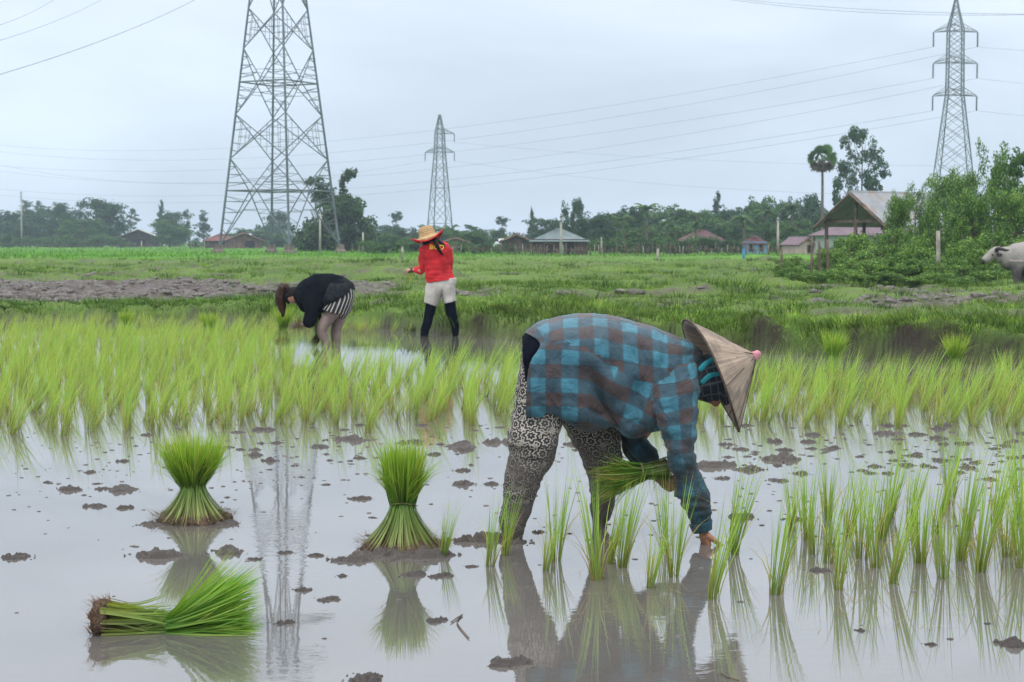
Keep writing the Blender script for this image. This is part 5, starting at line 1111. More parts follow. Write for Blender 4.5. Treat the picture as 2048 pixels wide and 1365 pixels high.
left_line = [('broadD', 12, 424, 70, 400, 'dark rounded tree at the left edge of the picture'), ('sparseD', 76, 402, 78, 520, 'pale distant tree with a thin crown showing above the left tree line'), ('broadD', 78, 420, 90, 405, 'dark bushy tree right of the concrete pole at the left'), ('broadD', 132, 408, 78, 390, 'dark tree with a flat top left of the tallest left tree'),
   ('broadD', 196, 400, 100, 370, 'largest dark tree of the left group, just left of the pale-roofed barn'), ('broadM', 165, 438, 90, 350, 'lower dark green tree in front of the left group'), ('sparseD', 262, 418, 50, 420, 'thin-crowned tree on a bare trunk behind the pale-roofed barn'), ('coneD', 324, 403, 62, 400, 'pointed dark tree right of the pale-roofed barn'),
   ('broadD', 352, 424, 60, 410, 'rounded tree right behind the pointed dark one'), ('broadM', 340, 440, 66, 360, 'low rounded green tree right beside the pale-roofed barn'), ('sparseD', 378, 446, 34, 380, 'slight see-through tree right of the low rounded tree'), ('tallD', 407, 422, 34, 420, 'slender lone tree against the sky left of the large pylon'),
   ('broadD', 556, 424, 62, 420, 'dark tree seen between the inner legs of the large pylon'), ('broadM', 505, 458, 76, 380, 'low tree behind the left half of the large pylon'), ('broadD', 535, 452, 50, 400, 'small dark tree behind the middle of the large pylon'), ('shrubD', 590, 470, 50, 300, 'dark bush behind the inner right leg of the large pylon'), ('broadM', 470, 466, 60, 430, 'low green tree behind the red-roofed sheds'), ('broadD', 40, 445, 80, 380, 'low dark tree behind the fence at the far left')]
for a in left_line: tree(a[0], a[1], a[2], a[3], a[4], a[5], group=TG)
mid_line = [('tallD', 793, 424, 34, 330, 'small lone tree against the sky between the large and the small pylon'), ('broadD', 770, 452, 70, 330, 'dull green tree behind, right of the bamboo clump'), ('broadD', 825, 458, 80, 260, 'dark tree left of the straw hat'), ('broadM', 790, 468, 70, 230, 'low leafy tree between the bamboo clump and the straw hat'), ('broadM', 868, 452, 70, 260, 'green tree behind the straw hat'),
   ('sparseD', 945, 450, 60, 270, 'thin-topped tree right of the small pylon'), ('broadM', 925, 462, 70, 220, 'green tree right of the person in red'), ('broadM', 965, 460, 66, 210, 'round green tree in the middle of the tree line'), ('tallD', 1004, 434, 36, 300, 'slim tree showing above the line left of the grey roof'), ('broadM', 1020, 474, 60, 200, 'low tree above the white car'), ('coneD', 1064, 418, 52, 250, 'pointed dark tree behind the left end of the grey roof'),
   ('broadD', 1092, 438, 74, 240, 'dark tree behind the grey hipped roof'), ('broadD', 1148, 400, 54, 215, 'tall rounded dark tree right of the concrete pole by the grey roof'), ('broadD', 1178, 452, 70, 220, 'low dark tree right of the grey roof'), ('broadD', 1218, 428, 84, 215, 'dark tree forming the left shoulder of the right tree mass'), ('broadD', 1262, 416, 92, 220, 'wide dark tree left of the tallest coconut palm'), ('broadM', 1345, 414, 100, 225, 'wide tree right of the tallest coconut palm'), ('broadD', 1310, 424, 80, 235, 'dark tree behind the tallest coconut palm'),
   ('broadM', 1395, 424, 80, 220, 'green tree above the maroon roof'), ('coneD', 1434, 386, 86, 240, 'layered dark tree with a pointed top above the right tree mass'), ('broadD', 1470, 418, 76, 230, 'dark tree right of the layered one'), ('sparseM', 1500, 412, 60, 235, 'loose-crowned tree in the right tree mass'), ('broadM', 1532, 396, 72, 220, 'light green tree above the blue hut'), ('broadD', 1572, 404, 66, 225, 'dark tree left of the sugar palm'), ('broadD', 1612, 392, 80, 215, 'dark tree right behind the sugar palm trunk'), ('broadD', 1665, 425, 70, 215, 'dark tree behind the open shed roof, left of the tall tree'), ('broadM', 1590, 440, 80, 190, 'green tree over the pink house'), ('broadD', 1200, 458, 70, 190, 'dark low tree right beside the grey-roofed hut'), ('broadM', 1350, 455, 90, 190, 'mid green tree in front of the coconut palms')]
for a in mid_line: tree(a[0], a[1], a[2], a[3], a[4], a[5], group=TG)
extra = [('broadD', 1240, 432, 90, 250, 'dark tree behind the coconut palm left of the tallest'), ('broadD', 1375, 436, 90, 250, 'dark tree behind, between the maroon roof and the layered tree'), ('broadM', 1450, 440, 90, 200, 'mid green tree right below the layered dark tree'), ('broadD', 1505, 430, 80, 250, 'dark tree behind the palm left of the blue hut'), ('broadM', 1555, 448, 80, 180, 'mid green tree behind the concrete pole left of the shed'), ('broadM', 1290, 452, 90, 185, 'mid green tree under the tallest coconut palm'), ('broadD', 1190, 446, 60, 240, 'dark tree between the grey roof and the right tree mass'),
   ('broadD', 1625, 412, 80, 235, 'dark tree behind, left of the shed roof apex'), ('broadD', 1410, 448, 80, 195, 'dark tree right above the maroon roof'), ('broadD', 745, 462, 60, 300, 'dark tree right at the foot of the bamboo clump'), ('broadD', 985, 462, 60, 260, 'dark tree left of the small red hut'), ('broadD', 605, 462, 50, 300, 'dark tree left of the bamboo clump'), ('broadM', 565, 468, 60, 330, 'green tree low behind the middle of the large pylon')]
for a in extra: tree(a[0], a[1], a[2], a[3], a[4], a[5], group=TG)
def far_wood():
    cl = []; rd = random.Random(12)
    for (x0, x1, top, D, n) in ((-60, 240, 440, 470, 60), (230, 700, 474, 480, 60), (700, 1190, 466, 380, 80), (1180, 1700, 440, 290, 120)):
        S = FPX/D
        for k in range(n):
            x = rd.uniform(x0, x1); hz = (484-top)/S*rd.uniform(.55, 1.08)+CAMZ; q = P(x, 484, D+rd.uniform(-15, 15)); w = hz*.34
            cl.append(((q.x, q.y, hz*.72), (w, w, hz*.30))); cl.append(((q.x, q.y, hz*.3), (w, w, hz*.32)))
    tag(link('far_wood', crown_mesh(cl, .30, 60000, DARK), M['leaf']), 'unbroken dark green wood behind the village trees', 'wood', None, 'stuff')
far_wood()
# low shrubs in front of the line: garden bushes along the village fence
for k, (x, top, w) in enumerate([(20, 468, 60), (60, 474, 50), (110, 470, 60), (150, 478, 40), (205, 470, 60), (250, 482, 30), (390, 482, 30), (425, 484, 26)]):
    tree('shrubM', x, top, w, 330, 'low green garden bush behind the far left fence', 'shrub', 'shrub', 'garden bushes along the fence')
for k, (x, top, w) in enumerate([(745, 480, 50), (775, 484, 44), (812, 480, 50), (850, 486, 40), (925, 482, 56), (960, 486, 40), (990, 488, 30), (1030, 488, 36), (1200, 478, 50), (1228, 482, 40), (1260, 474, 54), (1300, 478, 50), (1335, 472, 50), (1365, 480, 40), (1395, 470, 50), (1430, 474, 54), (1462, 478, 40), (1480, 482, 30), (1548, 478, 40), (1640, 476, 40)]):
    tree('shrubD' if k % 2 else 'shrubM', x, top, w, 158, 'low green garden bush behind the village fence, left of the grey-roofed hut' if x < 1050 else 'low green garden bush behind the village fence, right of the grey-roofed hut', 'shrub', 'shrub', 'garden bushes along the fence')
tree(make_tree('big', 5, DARK, 12000, .013), 1722, 258, 118, 170, 'tall spreading dark tree with open layered crown behind the shed', wd=1).rotation_euler[2] = 0
# bamboo: arching plumes over a dense mass
def bamboo():
    D = 200; S = FPX/D; b = P(675, 484, D); root = empty('bamboo_clump', (b.x, D, .1), 0, 'large dark bamboo clump with drooping plumes behind the right legs of the pylon', 'bamboo'); cl = []; Z = lambda y: (484-y)/S+CAMZ; X = lambda x: (x-675)/S
    rd = random.Random(3)
    for k in range(60):
        x = rd.uniform(612, 735); hm = np.interp(x, [600, 640, 690, 730, 745], [478, 440, 400, 440, 490]); y = rd.uniform(hm, 500); cl.append(((X(x), rd.uniform(-2.5, 2.5), Z(y)), (rd.uniform(.7, 1.3),)*2+(rd.uniform(.7, 1.2),)))
    for (pts_, r) in (([(690, 400), (686, 385), (685, 370), (690, 358), (698, 350), (706, 348), (711, 355)], .42), ([(650, 410), (648, 392), (642, 378), (634, 366), (624, 364), (616, 372)], .40), ([(660, 400), (655, 380), (648, 368)], .3)):
        for (x, y) in [(lerp(np.array(pts_[i]), np.array(pts_[i+1]), t)) for i in range(len(pts_)-1) for t in (0, .5)]: cl.append(((X(x), 0, Z(y)), (r, r, r)))
    for q in ((640, 385, .8), (655, 395, .9), (632, 400, .7), (665, 420, 1.1), (695, 395, .8)): cl.append(((X(q[0]), 0, Z(q[1])), (q[2],)*3))
    link('crown', crown_mesh(cl, .26, 12000, [(.035, .075, .028), (.05, .10, .035), (.07, .13, .045)]), M['leaf'], root)
    for k in range(14):
        x = rd.uniform(620, 730); mb = MB(); mb.tube([Vector((X(675+(x-675)*.4), rd.uniform(-1, 1), 0)), Vector((X(675+(x-675)*.8), 0, Z(450))), Vector((X(x), 0, Z(420)))], [.07, .06, .03], n=5, sub=3); mb.build('stem', M['bark'], root)
bamboo()
def coco(x, top, D, label, rr=24, dead=False):
    S = FPX/D; b = P(x, 484, D); H = (484-top)/S+CAMZ; R_ = rr/S; root = empty('coconut_palm', (b.x, D, .1), 0, label, 'palm tree'); mb = MB(); H0 = H-R_*.75
    mb.tube([Vector((0, 0, 0)), Vector((.1, 0, H0*.5)), Vector((0, 0, H0))], [.16, .12, .11], n=7, sub=4); mb.build('trunk', M['bark'], root); V, F, C = [], [], []; n = 22
    for k in range(n):
        a = 2*PI*k/n+random.uniform(-.2, .2); el = random.uniform(-.15, 1.25); p = Vector((0, 0, H0)); L_ = R_*random.uniform(.9, 1.25); fr = []
        for i in range(13): fr.append(p.copy()); e = el-(i/12)**1.2*1.7; p = p+Vector((math.cos(a)*math.cos(e), math.sin(a)*math.cos(e), math.sin(e)))*L_/12
        c = random.choice(MIDG+OLIVE)
        for i in range(12):
            for q in range(3):
                o = lerp(fr[i], fr[i+1], q/3); t = (fr[i+1]-fr[i]).normalized(); sd = Vector((-math.sin(a), math.cos(a), 0)); ll = L_*.22*math.sin(PI*min(1, (i+1.5)/13))+.1
                for s_ in (-1, 1):
                    e = o+(sd*s_*.75+t*.5+Vector((0, 0, -.55))).normalized()*ll; w_ = t*.045*L_/3; b0 = len(V); V += [o-w_, o+w_, e]; F.append((b0, b0+1, b0+2)); C += [c]*3
    link('crown', fast_mesh('crown', np.array([v[:] for v in V]), None, F, np.array(C)), M['leaf'], root); return root
for (x, t, D, r_, l) in ((1292, 404, 180, 26, 'tallest coconut palm of the village, its fronds above the tree line'), (1246, 424, 178, 27, 'coconut palm left of the tallest one'), (1332, 436, 182, 22, 'short coconut palm right of the tallest one'), (1486, 424, 176, 27, 'coconut palm left of the blue hut'), (1530, 410, 180, 24, 'coconut palm above the blue hut'), (1583, 404, 185, 24, 'coconut palm left of the sugar palm'), (902, 446, 240, 20, 'small palm right behind the person in red'), (1390, 440, 178, 20, 'low coconut palm above the maroon roof')): coco(x, t, D, l, r_)
def sugar_palm():
    D = 165; S = FPX/D; b = P(1643, 484, D); root = empty('sugar_palm', (b.x, D, .1), 0, 'lone fan palm with a round half-dead crown on a tall bare trunk', 'palm tree'); Z = lambda y: (484-y)/S+CAMZ; hz = Z(325)
    mb = MB(); mb.tube([Vector((0, 0, 0)), Vector((.05, 0, hz*.5)), Vector((0, 0, hz))], [.17, .13, .12], n=8, sub=3); mb.build('trunk', M['bark'], root); V, F, C = [], [], []; dV, dF, dC = [], [], []
    for k in range(44):
        a = random.uniform(0, 2*PI); el = random.uniform(-.05, 1.35) if k < 20 else random.uniform(-1.3, .15); dead = k >= 20; R_ = (35 if not dead else 31)/S*random.uniform(.75, 1.1); d = Vector((math.cos(a)*math.cos(el), math.sin(a)*math.cos(el), math.sin(el))); c0 = Vector((0, 0, hz))+d*R_*(.40 if dead else .62)
        sd = d.cross(Vector((0, 0, 1))).normalized(); up = sd.cross(d); ro = random.uniform(0, PI); sd, up = sd*math.cos(ro)+up*math.sin(ro), up*math.cos(ro)-sd*math.sin(ro); vv, ff, cc = (dV, dF, dC) if dead else (V, F, C); cl_ = random.choice([(.13, .10, .075), (.10, .085, .06), (.16, .13, .09)] if dead else MIDG+OLIVE)
        for q in range(11):
            an = (q-5)/5*1.5; e = c0+(d*math.cos(an)+sd*math.sin(an)+up*random.uniform(-.25, .1)).normalized()*R_*(.55 if dead else .42); w_ = (sd*math.cos(an)-d*math.sin(an))*R_*.085; b0 = len(vv); vv += [c0, c0+(e-c0)*.5+w_, e, c0+(e-c0)*.5-w_]; ff.append((b0, b0+1, b0+2, b0+3)); cc += [cl_]*4
        b0 = len(vv); vv += [Vector((0, 0, hz))-sd*.03, Vector((0, 0, hz))+sd*.03, c0+sd*.02, c0-sd*.02]; ff.append((b0, b0+1, b0+2, b0+3)); cc += [cl_]*4
    link('crown', fast_mesh('crown', np.array([v[:] for v in V]), F, None, np.array(C)), M['leaf'], root); link('dead_fronds', fast_mesh('dead_fronds', np.array([v[:] for v in dV]), dF, None, np.array(dC)), M['leaf'], root)
sugar_palm()
# ---------------------------------------------------------------- the thicket on the right bank
V_['bushY'] = [make_tree('shrub', 60+i, YEL+YEL+MIDG if i % 2 else MIDG+YEL, 15000, .022) for i in range(4)]
V_['treeY'] = [make_tree('broad', 80+i, MIDG+YEL if i else MIDG+MIDG+YEL, 18000, .015) for i in range(3)]
V_['airyY'] = [make_tree('sparse', 90+i, MIDG, 6500, .014) for i in range(2)]
th = [('treeY', 1990, 292, 120, 62, 'tallest leafy tree at the right edge, above the buffalo'), ('airyY', 2030, 300, 120, 58, 'airy branching tree cut by the right edge'), ('treeY', 1890, 348, 110, 75, 'soft green tree in front of the tall right pylon'), ('treeY', 1830, 372, 80, 70, 'green tree standing over the right end of the shed roof'), ('treeY', 1930, 345, 100, 68, 'bright leafy tree left of the tallest right one'),
      ('treeY', 1800, 392, 70, 56, 'dark leafy tree against the middle of the shed roof'), ('treeY', 1870, 400, 110, 55, 'rounded light green tree right of the shed'), ('treeY', 1945, 385, 120, 53, 'dense green tree in the middle of the right thicket'), ('treeY', 2025, 380, 120, 52, 'dense green tree directly above the buffalo'), ('airyY', 1790, 398, 60, 90, 'small thin tree behind the shed ridge')]
for a in th: tree(a[0], a[1], a[2], a[3], a[4], a[5], group='trees of the right thicket')
bs = [(1600, 515, 90, 50, 'rounded grassy bush at the left end of the right bank'), (1648, 500, 80, 53, 'bush under the left eave of the shed'), (1700, 478, 90, 54, 'bright bush covering the left post of the shed'), (1735, 470, 100, 52, 'tall bush in front of the shed wall'), (1790, 462, 90, 51, 'bush below the middle of the shed roof'), (1840, 470, 90, 50, 'bush below the right end of the shed roof'),
      (1880, 500, 90, 47, 'low bush by the short white post'), (1925, 478, 100, 49, 'tall bush right of the short white post'), (1985, 470, 100, 50, 'bush behind the head of the buffalo'), (2040, 470, 110, 50, 'bush behind the back of the buffalo'), (1660, 530, 110, 46, 'low spreading bush before the left end of the bank'), (1735, 520, 110, 45, 'low spreading bush before the middle of the shed'),
      (1810, 520, 110, 44.5, 'low bush in the middle of the right bank'), (1885, 528, 110, 44, 'low bush left of the buffalo head'), (1945, 532, 100, 43.5, 'lowest bush just left of the buffalo'), (1590, 540, 70, 47, 'small low bush at the left foot of the bank'), (2010, 530, 90, 46, 'bush between the buffalo head and its legs')]
bs += [(1575, 522, 70, 45, 'small yellow-green bush at the far left tip of the right bank'), (1625, 535, 90, 43.5, 'front bush below the dark leaning stake'), (1690, 540, 100, 43, 'front bush below the left eave of the shed'), (1770, 545, 100, 42.5, 'front bush below the shed ridge'), (1850, 545, 100, 42.5, 'front bush below the short white post'), (1925, 548, 90, 42.2, 'front bush left of the buffalo head'),
   (1665, 500, 80, 50, 'bright bush between the stakes and the shed'), (1765, 495, 100, 48, 'bright bush before the middle of the shed'), (1815, 488, 90, 49, 'bright bush below the dark leafy tree'), (1700, 505, 90, 48, 'bright bush before the left shed posts'), (1965, 500, 90, 47, 'bright bush right behind the buffalo muzzle')]
for (x, top, w, D, l) in bs: tree('bushY', x, top, w*1.15, D, l, 'bush', 'bush', 'bushes on the right bank')
for (x, y0, y1, D, l) in ((1876, 462, 540, 46, 'short white wooden post standing in the right bank bushes'), (1622, 470, 550, 46, 'dark leaning stake left of the shed'), (1640, 482, 540, 46.5, 'thin dark stake right of the leaning one'), (1655, 480, 565, 46, 'dark stake standing before the bush under the shed eave'), (1561, 495, 560, 49, 'broken dark stake at the left end of the right bank')):
    a = P(x, y1, D); mb = MB(); t_ = P(x+random.uniform(-3, 3), y0, D); mb.tube([Vector((a.x, D, 0)), (Vector((a.x, D, 0))+t_)/2+Vector((.01, 0, 0)), t_], [.07, .06, .055] if x == 1876 else [.045, .04, .03], n=8); tag(mb.build('wooden_post', M['palebark'] if x == 1876 else M['wood']), l, 'post', 'stakes on the right bank')
for (x, D) in ((1885, 50), (1905, 51), (1960, 50), (1990, 49.5), (2012, 49), (1935, 52)):
    pass
# ================================================================ buildings
def roofmat(name, c, c2, rust=None):
    m, N, L, b = newmat(name); k = mixc(N, L, ramp(N, L, noisen(N, L, 1.3, 5, .65), .35, .65), c, c2)
    if rust:
        tc = N.new('ShaderNodeTexCoord'); mp = N.new('ShaderNodeMapping'); mp.inputs['Scale'].default_value = (1.1, 1.1, .12); L.new(tc.outputs['Object'], mp.inputs[0])
        k = mixc(N, L, ramp(N, L, noisen(N, L, 1.5, 5, .7, mp.outputs[0]), .53, .66, 0, .8), k, rust)
    L.new(k, b.inputs['Base Color']); b.inputs['Roughness'].default_value = .6; return m
M['zinc'] = roofmat('zinc_roof', (.21, .23, .245), (.29, .31, .325), (.26, .17, .12)); M['greyroof'] = roofmat('grey_metal_roof', (.13, .17, .18), (.19, .24, .24)); M['paleroof'] = roofmat('pale_roof', (.42, .42, .38), (.34, .33, .30))
M['maroon'] = roofmat('maroon_roof', (.12, .045, .055), (.16, .075, .08)); M['redroof'] = roofmat('rusty_red_roof', (.22, .055, .04), (.15, .06, .05)); M['mauve'] = roofmat('mauve_roof', (.20, .14, .17), (.15, .10, .12))
M['brownwall'] = plain('brown_plank_wall', (.085, .06, .055), .9, .3, 1.2); M['darkwall'] = plain('dark_interior', (.02, .018, .018), .95); M['whitewall'] = plain('whitewashed_wall', (.43, .45, .47), .85, .12, .6); M['bluewall'] = plain('blue_wall', (.13, .26, .38), .8, .15, .8); M['pinkwall'] = plain('pale_pink_wall', (.55, .42, .37), .85, .12, .8); M['brickwall'] = plain('brick_wall', (.20, .12, .095), .9, .3, 1.5)
M['carpaint'] = plain('white_car_paint', (.62, .64, .65), .3, .05, 3); M['glass'] = plain('dark_window', (.03, .04, .05), .15, .1, 3); M['tyre'] = plain('tyre_rubber', (.02, .02, .02), .9)
M['bluepaint'] = plain('blue_paint', (.06, .22, .42), .7, .2, 3)
def house(x, D, w, d, ez, rz_, rot, roofm, wallm, label, kind='gable', over=.5, openings=(), z0=0.0, open_front=False, posts=0, name='house', cat='house', ydown=None):
    c = P(x, 484, D); root = empty(name, (c.x, D, z0), rot, label, cat); mb = MB()
    hw, hd = w/2, d/2
    if not open_front:
        vs = [(-hw, -hd, 0), (hw, -hd, 0), (hw, hd, 0), (-hw, hd, 0), (-hw, -hd, ez), (hw, -hd, ez), (hw, hd, ez), (-hw, hd, ez)]; fs = [(0, 1, 5, 4), (1, 2, 6, 5), (2, 3, 7, 6), (3, 0, 4, 7)]
        if kind == 'gable': vs += [(0, -hd, rz_-.08), (0, hd, rz_-.08)]; fs += [(4, 5, 8), (6, 7, 9)]
        mb.add([Vector(v) for v in vs], fs); wall = mb.build('wall', wallm, root, False); solid(wall, .12)
        for (u, z, ww, hh, nm) in openings:
            q = MB(); q.box((u, -hd-.02, z), (ww+.16, .08, hh+.16)); fr = q.build(nm, M['wood'], wall, False); q = MB(); q.box((u, -hd-.065, z), (ww, .04, hh)); q.build('pane' if nm == 'window' else 'door_leaf', M['darkwall'], fr, False)
    rf = MB(); n = 40
    def sheet(a, b, c_, d_):   # a->b along the ridge/eave (bottom), c_->d_ top
        V, F = [], []
        for i in range(n*2+1):
            t = i/(n*2); off = Vector((0, 0, .03*(i % 2)));
            for s_ in range(5): V.append(lerp(lerp(Vector(a), Vector(b), t), lerp(Vector(c_), Vector(d_), t), s_/4)+off)
        for i in range(n*2):
            for s_ in range(4): k = i*5+s_; F.append((k, k+5, k+6, k+1))
        rf.add(V, F)
    o = over; sl = (rz_-ez)/hw*o
    if kind == 'gable':
        sheet((-hw-o, -hd-o, ez-sl), (-hw-o, hd+o, ez-sl), (0, -hd-o, rz_), (0, hd+o, rz_)); sheet((hw+o, hd+o, ez-sl), (hw+o, -hd-o, ez-sl), (0, hd+o, rz_), (0, -hd-o, rz_))
    else:
        r = max(.3, hw-hd*.9); A = [(-hw-o, -hd-o, ez-.2), (hw+o, -hd-o, ez-.2), (hw+o, hd+o, ez-.2), (-hw-o, hd+o, ez-.2)]; T = [(-r, 0, rz_), (r, 0, rz_)]
        sheet(A[0], A[1], T[0], T[1]); sheet(A[2], A[3], T[1], T[0]); sheet(A[1], A[2], T[1], T[1]); sheet(A[3], A[0], T[0], T[0])
    roof = rf.build('roof', roofm, root, False); solid(roof, .04)
    q = MB()
    if kind == 'gable':
        q.tube([Vector((0, -hd-o-.02, rz_+.02)), Vector((0, hd+o, rz_+.02))], [.09, .09], n=6); q.build('ridge_cap', roofm, roof, False)
        for s_ in (-1, 1): q = MB(); q.tube([Vector((s_*(hw+o), -hd-o-.03, ez-sl-.08)), Vector((0, -hd-o-.03, rz_-.08))], [.09, .09], n=4); q.build('bargeboard', M['wood'], roof, False)
    else: q.tube([Vector(T[0]), Vector(T[1])], [.08, .08], n=6); q.build('ridge_cap', roofm, roof, False)
    if open_front:
        for (px_, py_) in ((-hw, -hd), (0, -hd), (hw, -hd), (-hw, hd), (hw, hd), (hw, 0), (-hw, 0)): q = MB(); q.tube([Vector((px_, py_, -.2)), Vector((px_, py_, ez if px_ else rz_-.2))], [.10, .09], n=7); q.build('post', M['wood'], root)
        for y_ in (-hd, hd): q = MB(); q.box((0, y_, ez-.05), (w+.2, .12, .16)); q.build('tie_beam', M['wood'], root, False)
        q = MB(); q.box((-hw, 0, ez), (.12, d, .14)); q.build('wall_plate', M['wood'], root, False); q = MB(); q.box((hw, 0, ez), (.12, d, .14)); q.build('wall_plate', M['wood'], root, False)
    return root
house(1786, 87, 3.7, 6.0, 2.3, 3.68, math.radians(-50), M['zinc'], None, 'open wooden shed with a rusty corrugated gable roof above the right bushes', over=.45, open_front=True, name='shed', cat='shed')
house(1722, 128, 6.0, 5, 1.9, 2.9, 0, M['mauve'], M['whitewall'], 'white house with a mauve roof seen under the open shed roof', 'hip', openings=((1.4, 1.0, .9, .9, 'window'),))
house(1860, 120, 6.5, 5, 2.0, 2.9, 0, M['mauve'], M['whitewall'], 'pale wall of a house hidden behind the bushes right of the shed', 'hip')
house(1118, 146, 4.6, 4.5, 1.45, 2.30, 0, M['greyroof'], M['brownwall'], 'dark plank hut with a grey hipped metal roof in the middle of the village', 'hip', over=.25, openings=((-.9, .7, .7, .7, 'window'), (.9, .7, .6, 1.1, 'door')))
house(1033, 175, 3.0, 3, 1.35, 2.0, 0, M['redroof'], M['brownwall'], 'small hut with a red roof left of the grey hipped roof', over=.3)
house(1402, 185, 4.6, 4, 1.5, 2.45, 0, M['maroon'], M['darkwall'], 'house with a broad maroon roof half hidden by palms', 'hip', over=.3)
house(1509, 150, 1.85, 2.2, 1.25, 1.65, 0, M['maroon'], M['bluewall'], 'tiny blue hut with a maroon roof near the right end of the fence', 'hip', over=.15, openings=((-.45, .75, .32, .5, 'window'), (.42, .75, .32, .5, 'window')))
house(1597, 150, 1.7, 2.4, 1.05, 1.6, math.radians(25), M['mauve'], M['pinkwall'], 'small pale pink house with a mauve gable left of the shed', over=.2, openings=((.4, .6, .5, .6, 'window'),))
h = house(280, 375, 8.2, 9, 2.3, 3.9, math.radians(8), M['paleroof'], M['brownwall'], 'open barn with a pale low-pitched roof at the left', over=1.1, openings=((0, 1.0, 3.4, 1.7, 'door'),), name='barn', cat='barn')
house(487, 290, 6.2, 7, 1.5, 2.75, math.radians(10), M['redroof'], M['brickwall'], 'brick shed with a dull red roof behind the left leg of the large pylon', over=.5, openings=((1.0, .8, 1.6, 1.1, 'door'),))
house(442, 315, 5.0, 5, 1.6, 2.7, 0, M['redroof'], M['brownwall'], 'hut with a faded red hipped roof left of the brick shed', 'hip', over=.5)
house(148, 420, 7, 6, 2.2, 4.4, math.radians(60), M['redroof'], M['whitewall'], 'house with a red roof almost hidden among the left trees', over=.4)
house(912, 200, 3, 3, 1.2, 1.7, 0, M['redroof'], M['brickwall'], 'low brick hut with a rusty roof right of the person in red', over=.2)
# poles
def pole(x, ytop, D, r, label, arms=0, mat='concrete', name='utility_pole', lean=0):
    b = P(x, 484, D); t = P(x+lean, ytop, D); root = empty(name, (b.x, D, 0), 0, label, 'pole'); mb = MB(); mb.tube([Vector((0, 0, -.2)), Vector((t.x-b.x, 0, t.z))], [r, r*.62], n=8); s = mb.build('shaft', M[mat], root)
    for k in range(arms):
        mb = MB(); z = t.z-.15-.35*k; mb.tube([Vector((-.08, -.02-r, z)), Vector((.12, -.02-r, z))], [.07, .07], n=6); mb.build('insulator', M['insul'], root)
pole(43, 384, 330, .19, 'tall pale concrete pole with stacked insulators at the far left', 4)
pole(640, 416, 175, .14, 'tall pale concrete pole seen between the right legs of the large pylon', 1)
pole(1122, 430, 138, .13, 'tall concrete pole standing in front of the grey hipped roof', 2)
pole(1556, 436, 140, .13, 'tall concrete pole left of the open shed', 1)
pole(726, 465, 165, .12, 'short pale pole in front of the bamboo clump, right side')
pole(1203, 475, 150, .10, 'short stump pole right of the grey hipped roof', mat='palebark')
pole(283, 482, 260, .13, 'short pale post in front of the open barn', mat='palebark')
for x, yt, D, m_, lab in ((804, 495, 105, 'palebark', 'white marker post left of the person in red'), (1315, 500, 97, 'palebark', 'white marker post in the bright field right of the middle'), (1487, 500, 98, 'bluepaint', 'blue marker post in the bright field at the right')):
    b = P(x, 484, D); mb = MB(); mb.tube([Vector((b.x, D, 0)), Vector((b.x+.02, D, P(x, yt, D).z))], [.075, .07], n=8); mb.ball((b.x+.02, D, P(x, yt, D).z), .075, n=8, m=5); tag(mb.build('marker_post', M[m_]), lab, 'post')
mb = MB(); q = P(880, 470, 250)
# fences
def fence(x0, x1, D0, D1, n, label):
    a = P(x0, 484, D0); root = empty('wooden_fence', (a.x, D0, 0), 0, label, 'fence'); pts_ = []
    for i in range(n):
        t = i/(n-1); D = lerp(D0, D1, t); x = lerp(x0, x1, t)+random.uniform(-4, 4); p = P(x, 484, D); p.z = 0; h = random.uniform(.65, 1.15); mb = MB(); o = p-Vector((a.x, D0, 0)); lx = random.uniform(-.08, .08)
        mb.tube([o, o+Vector((lx, 0, h))], [.035]*2, n=5); mb.build('post', M['palebark'] if random.random() < .15 else M['wood'], root); pts_.append(o+Vector((lx*.7, 0, h*.7)))
    for dz in (0, -.45):
        mb = MB(); mb.tube([q+Vector((0, 0, dz)) for q in pts_], [.018]*n, n=4); mb.build('rail', M['wood'], root)
fence(-40, 440, 340, 250, 70, 'long low stake fence along the far edge of the left fields')
fence(700, 1030, 165, 148, 45, 'stake fence behind the bright field left of the grey-roofed hut')
fence(1030, 1560, 142, 134, 95, 'stake fence in front of the hut and the palms at the right')
# car
def car(x, D):
    c = P(x, 484, D); root = empty('car', (c.x, D, .1), math.radians(12), 'small white car parked behind the fence near the red-roofed hut', 'car'); mb = MB()
    sec = [(-1.95, .45, .70, .78), (-1.85, .30, .95, .84), (-1.2, .25, 1.02, .86), (-.7, .25, 1.42, .80), (.6, .25, 1.46, .80), (1.2, .25, 1.08, .85), (1.85, .30, .92, .82), (1.95, .42, .75, .76)]; rings = []
    for (y, z0_, z1_, w_) in sec: rings.append([Vector((w_*math.copysign(abs(math.cos(t))**.5, math.cos(t))*(1 if math.sin(t) < .3 else .84), y, (z0_+z1_)/2+(z1_-z0_)/2*math.copysign(abs(math.sin(t))**.6, math.sin(t)))) for t in [2*PI*k/24 for k in range(24)]])
    mb.grid(rings, True, True, True); mb.build('body', M['carpaint'], root)
    for y, s_ in ((-.98, -1), (.93, 1)): q = MB(); q.box((0, y, 1.23), (1.15, .04, .34), Matrix.Rotation(s_*.9, 3, 'X')); q.build('windscreen', M['glass'], root, False)
    for sx in (-1, 1):
        q = MB(); q.box((sx*.73, 0, 1.2), (.04, 1.3, .30)); q.build('side_window', M['glass'], root, False); q = MB(); q.ball((sx*.62, -1.9, .72), (.14, .07, .09), n=10, m=6); q.build('headlight', M['palebark'], root)
        for y in (-1.25, 1.25): q = MB(); q.tube([Vector((sx*.66, y, .31)), Vector((sx*.85, y, .31))], [.31, .31], n=16); w = q.build('wheel', M['tyre'], root); q = MB(); q.tube([Vector((sx*.855, y, .31)), Vector((sx*.87, y, .31))], [.18, .17], n=12); q.build('rim', M['steel'], w)
car(1008, 176)
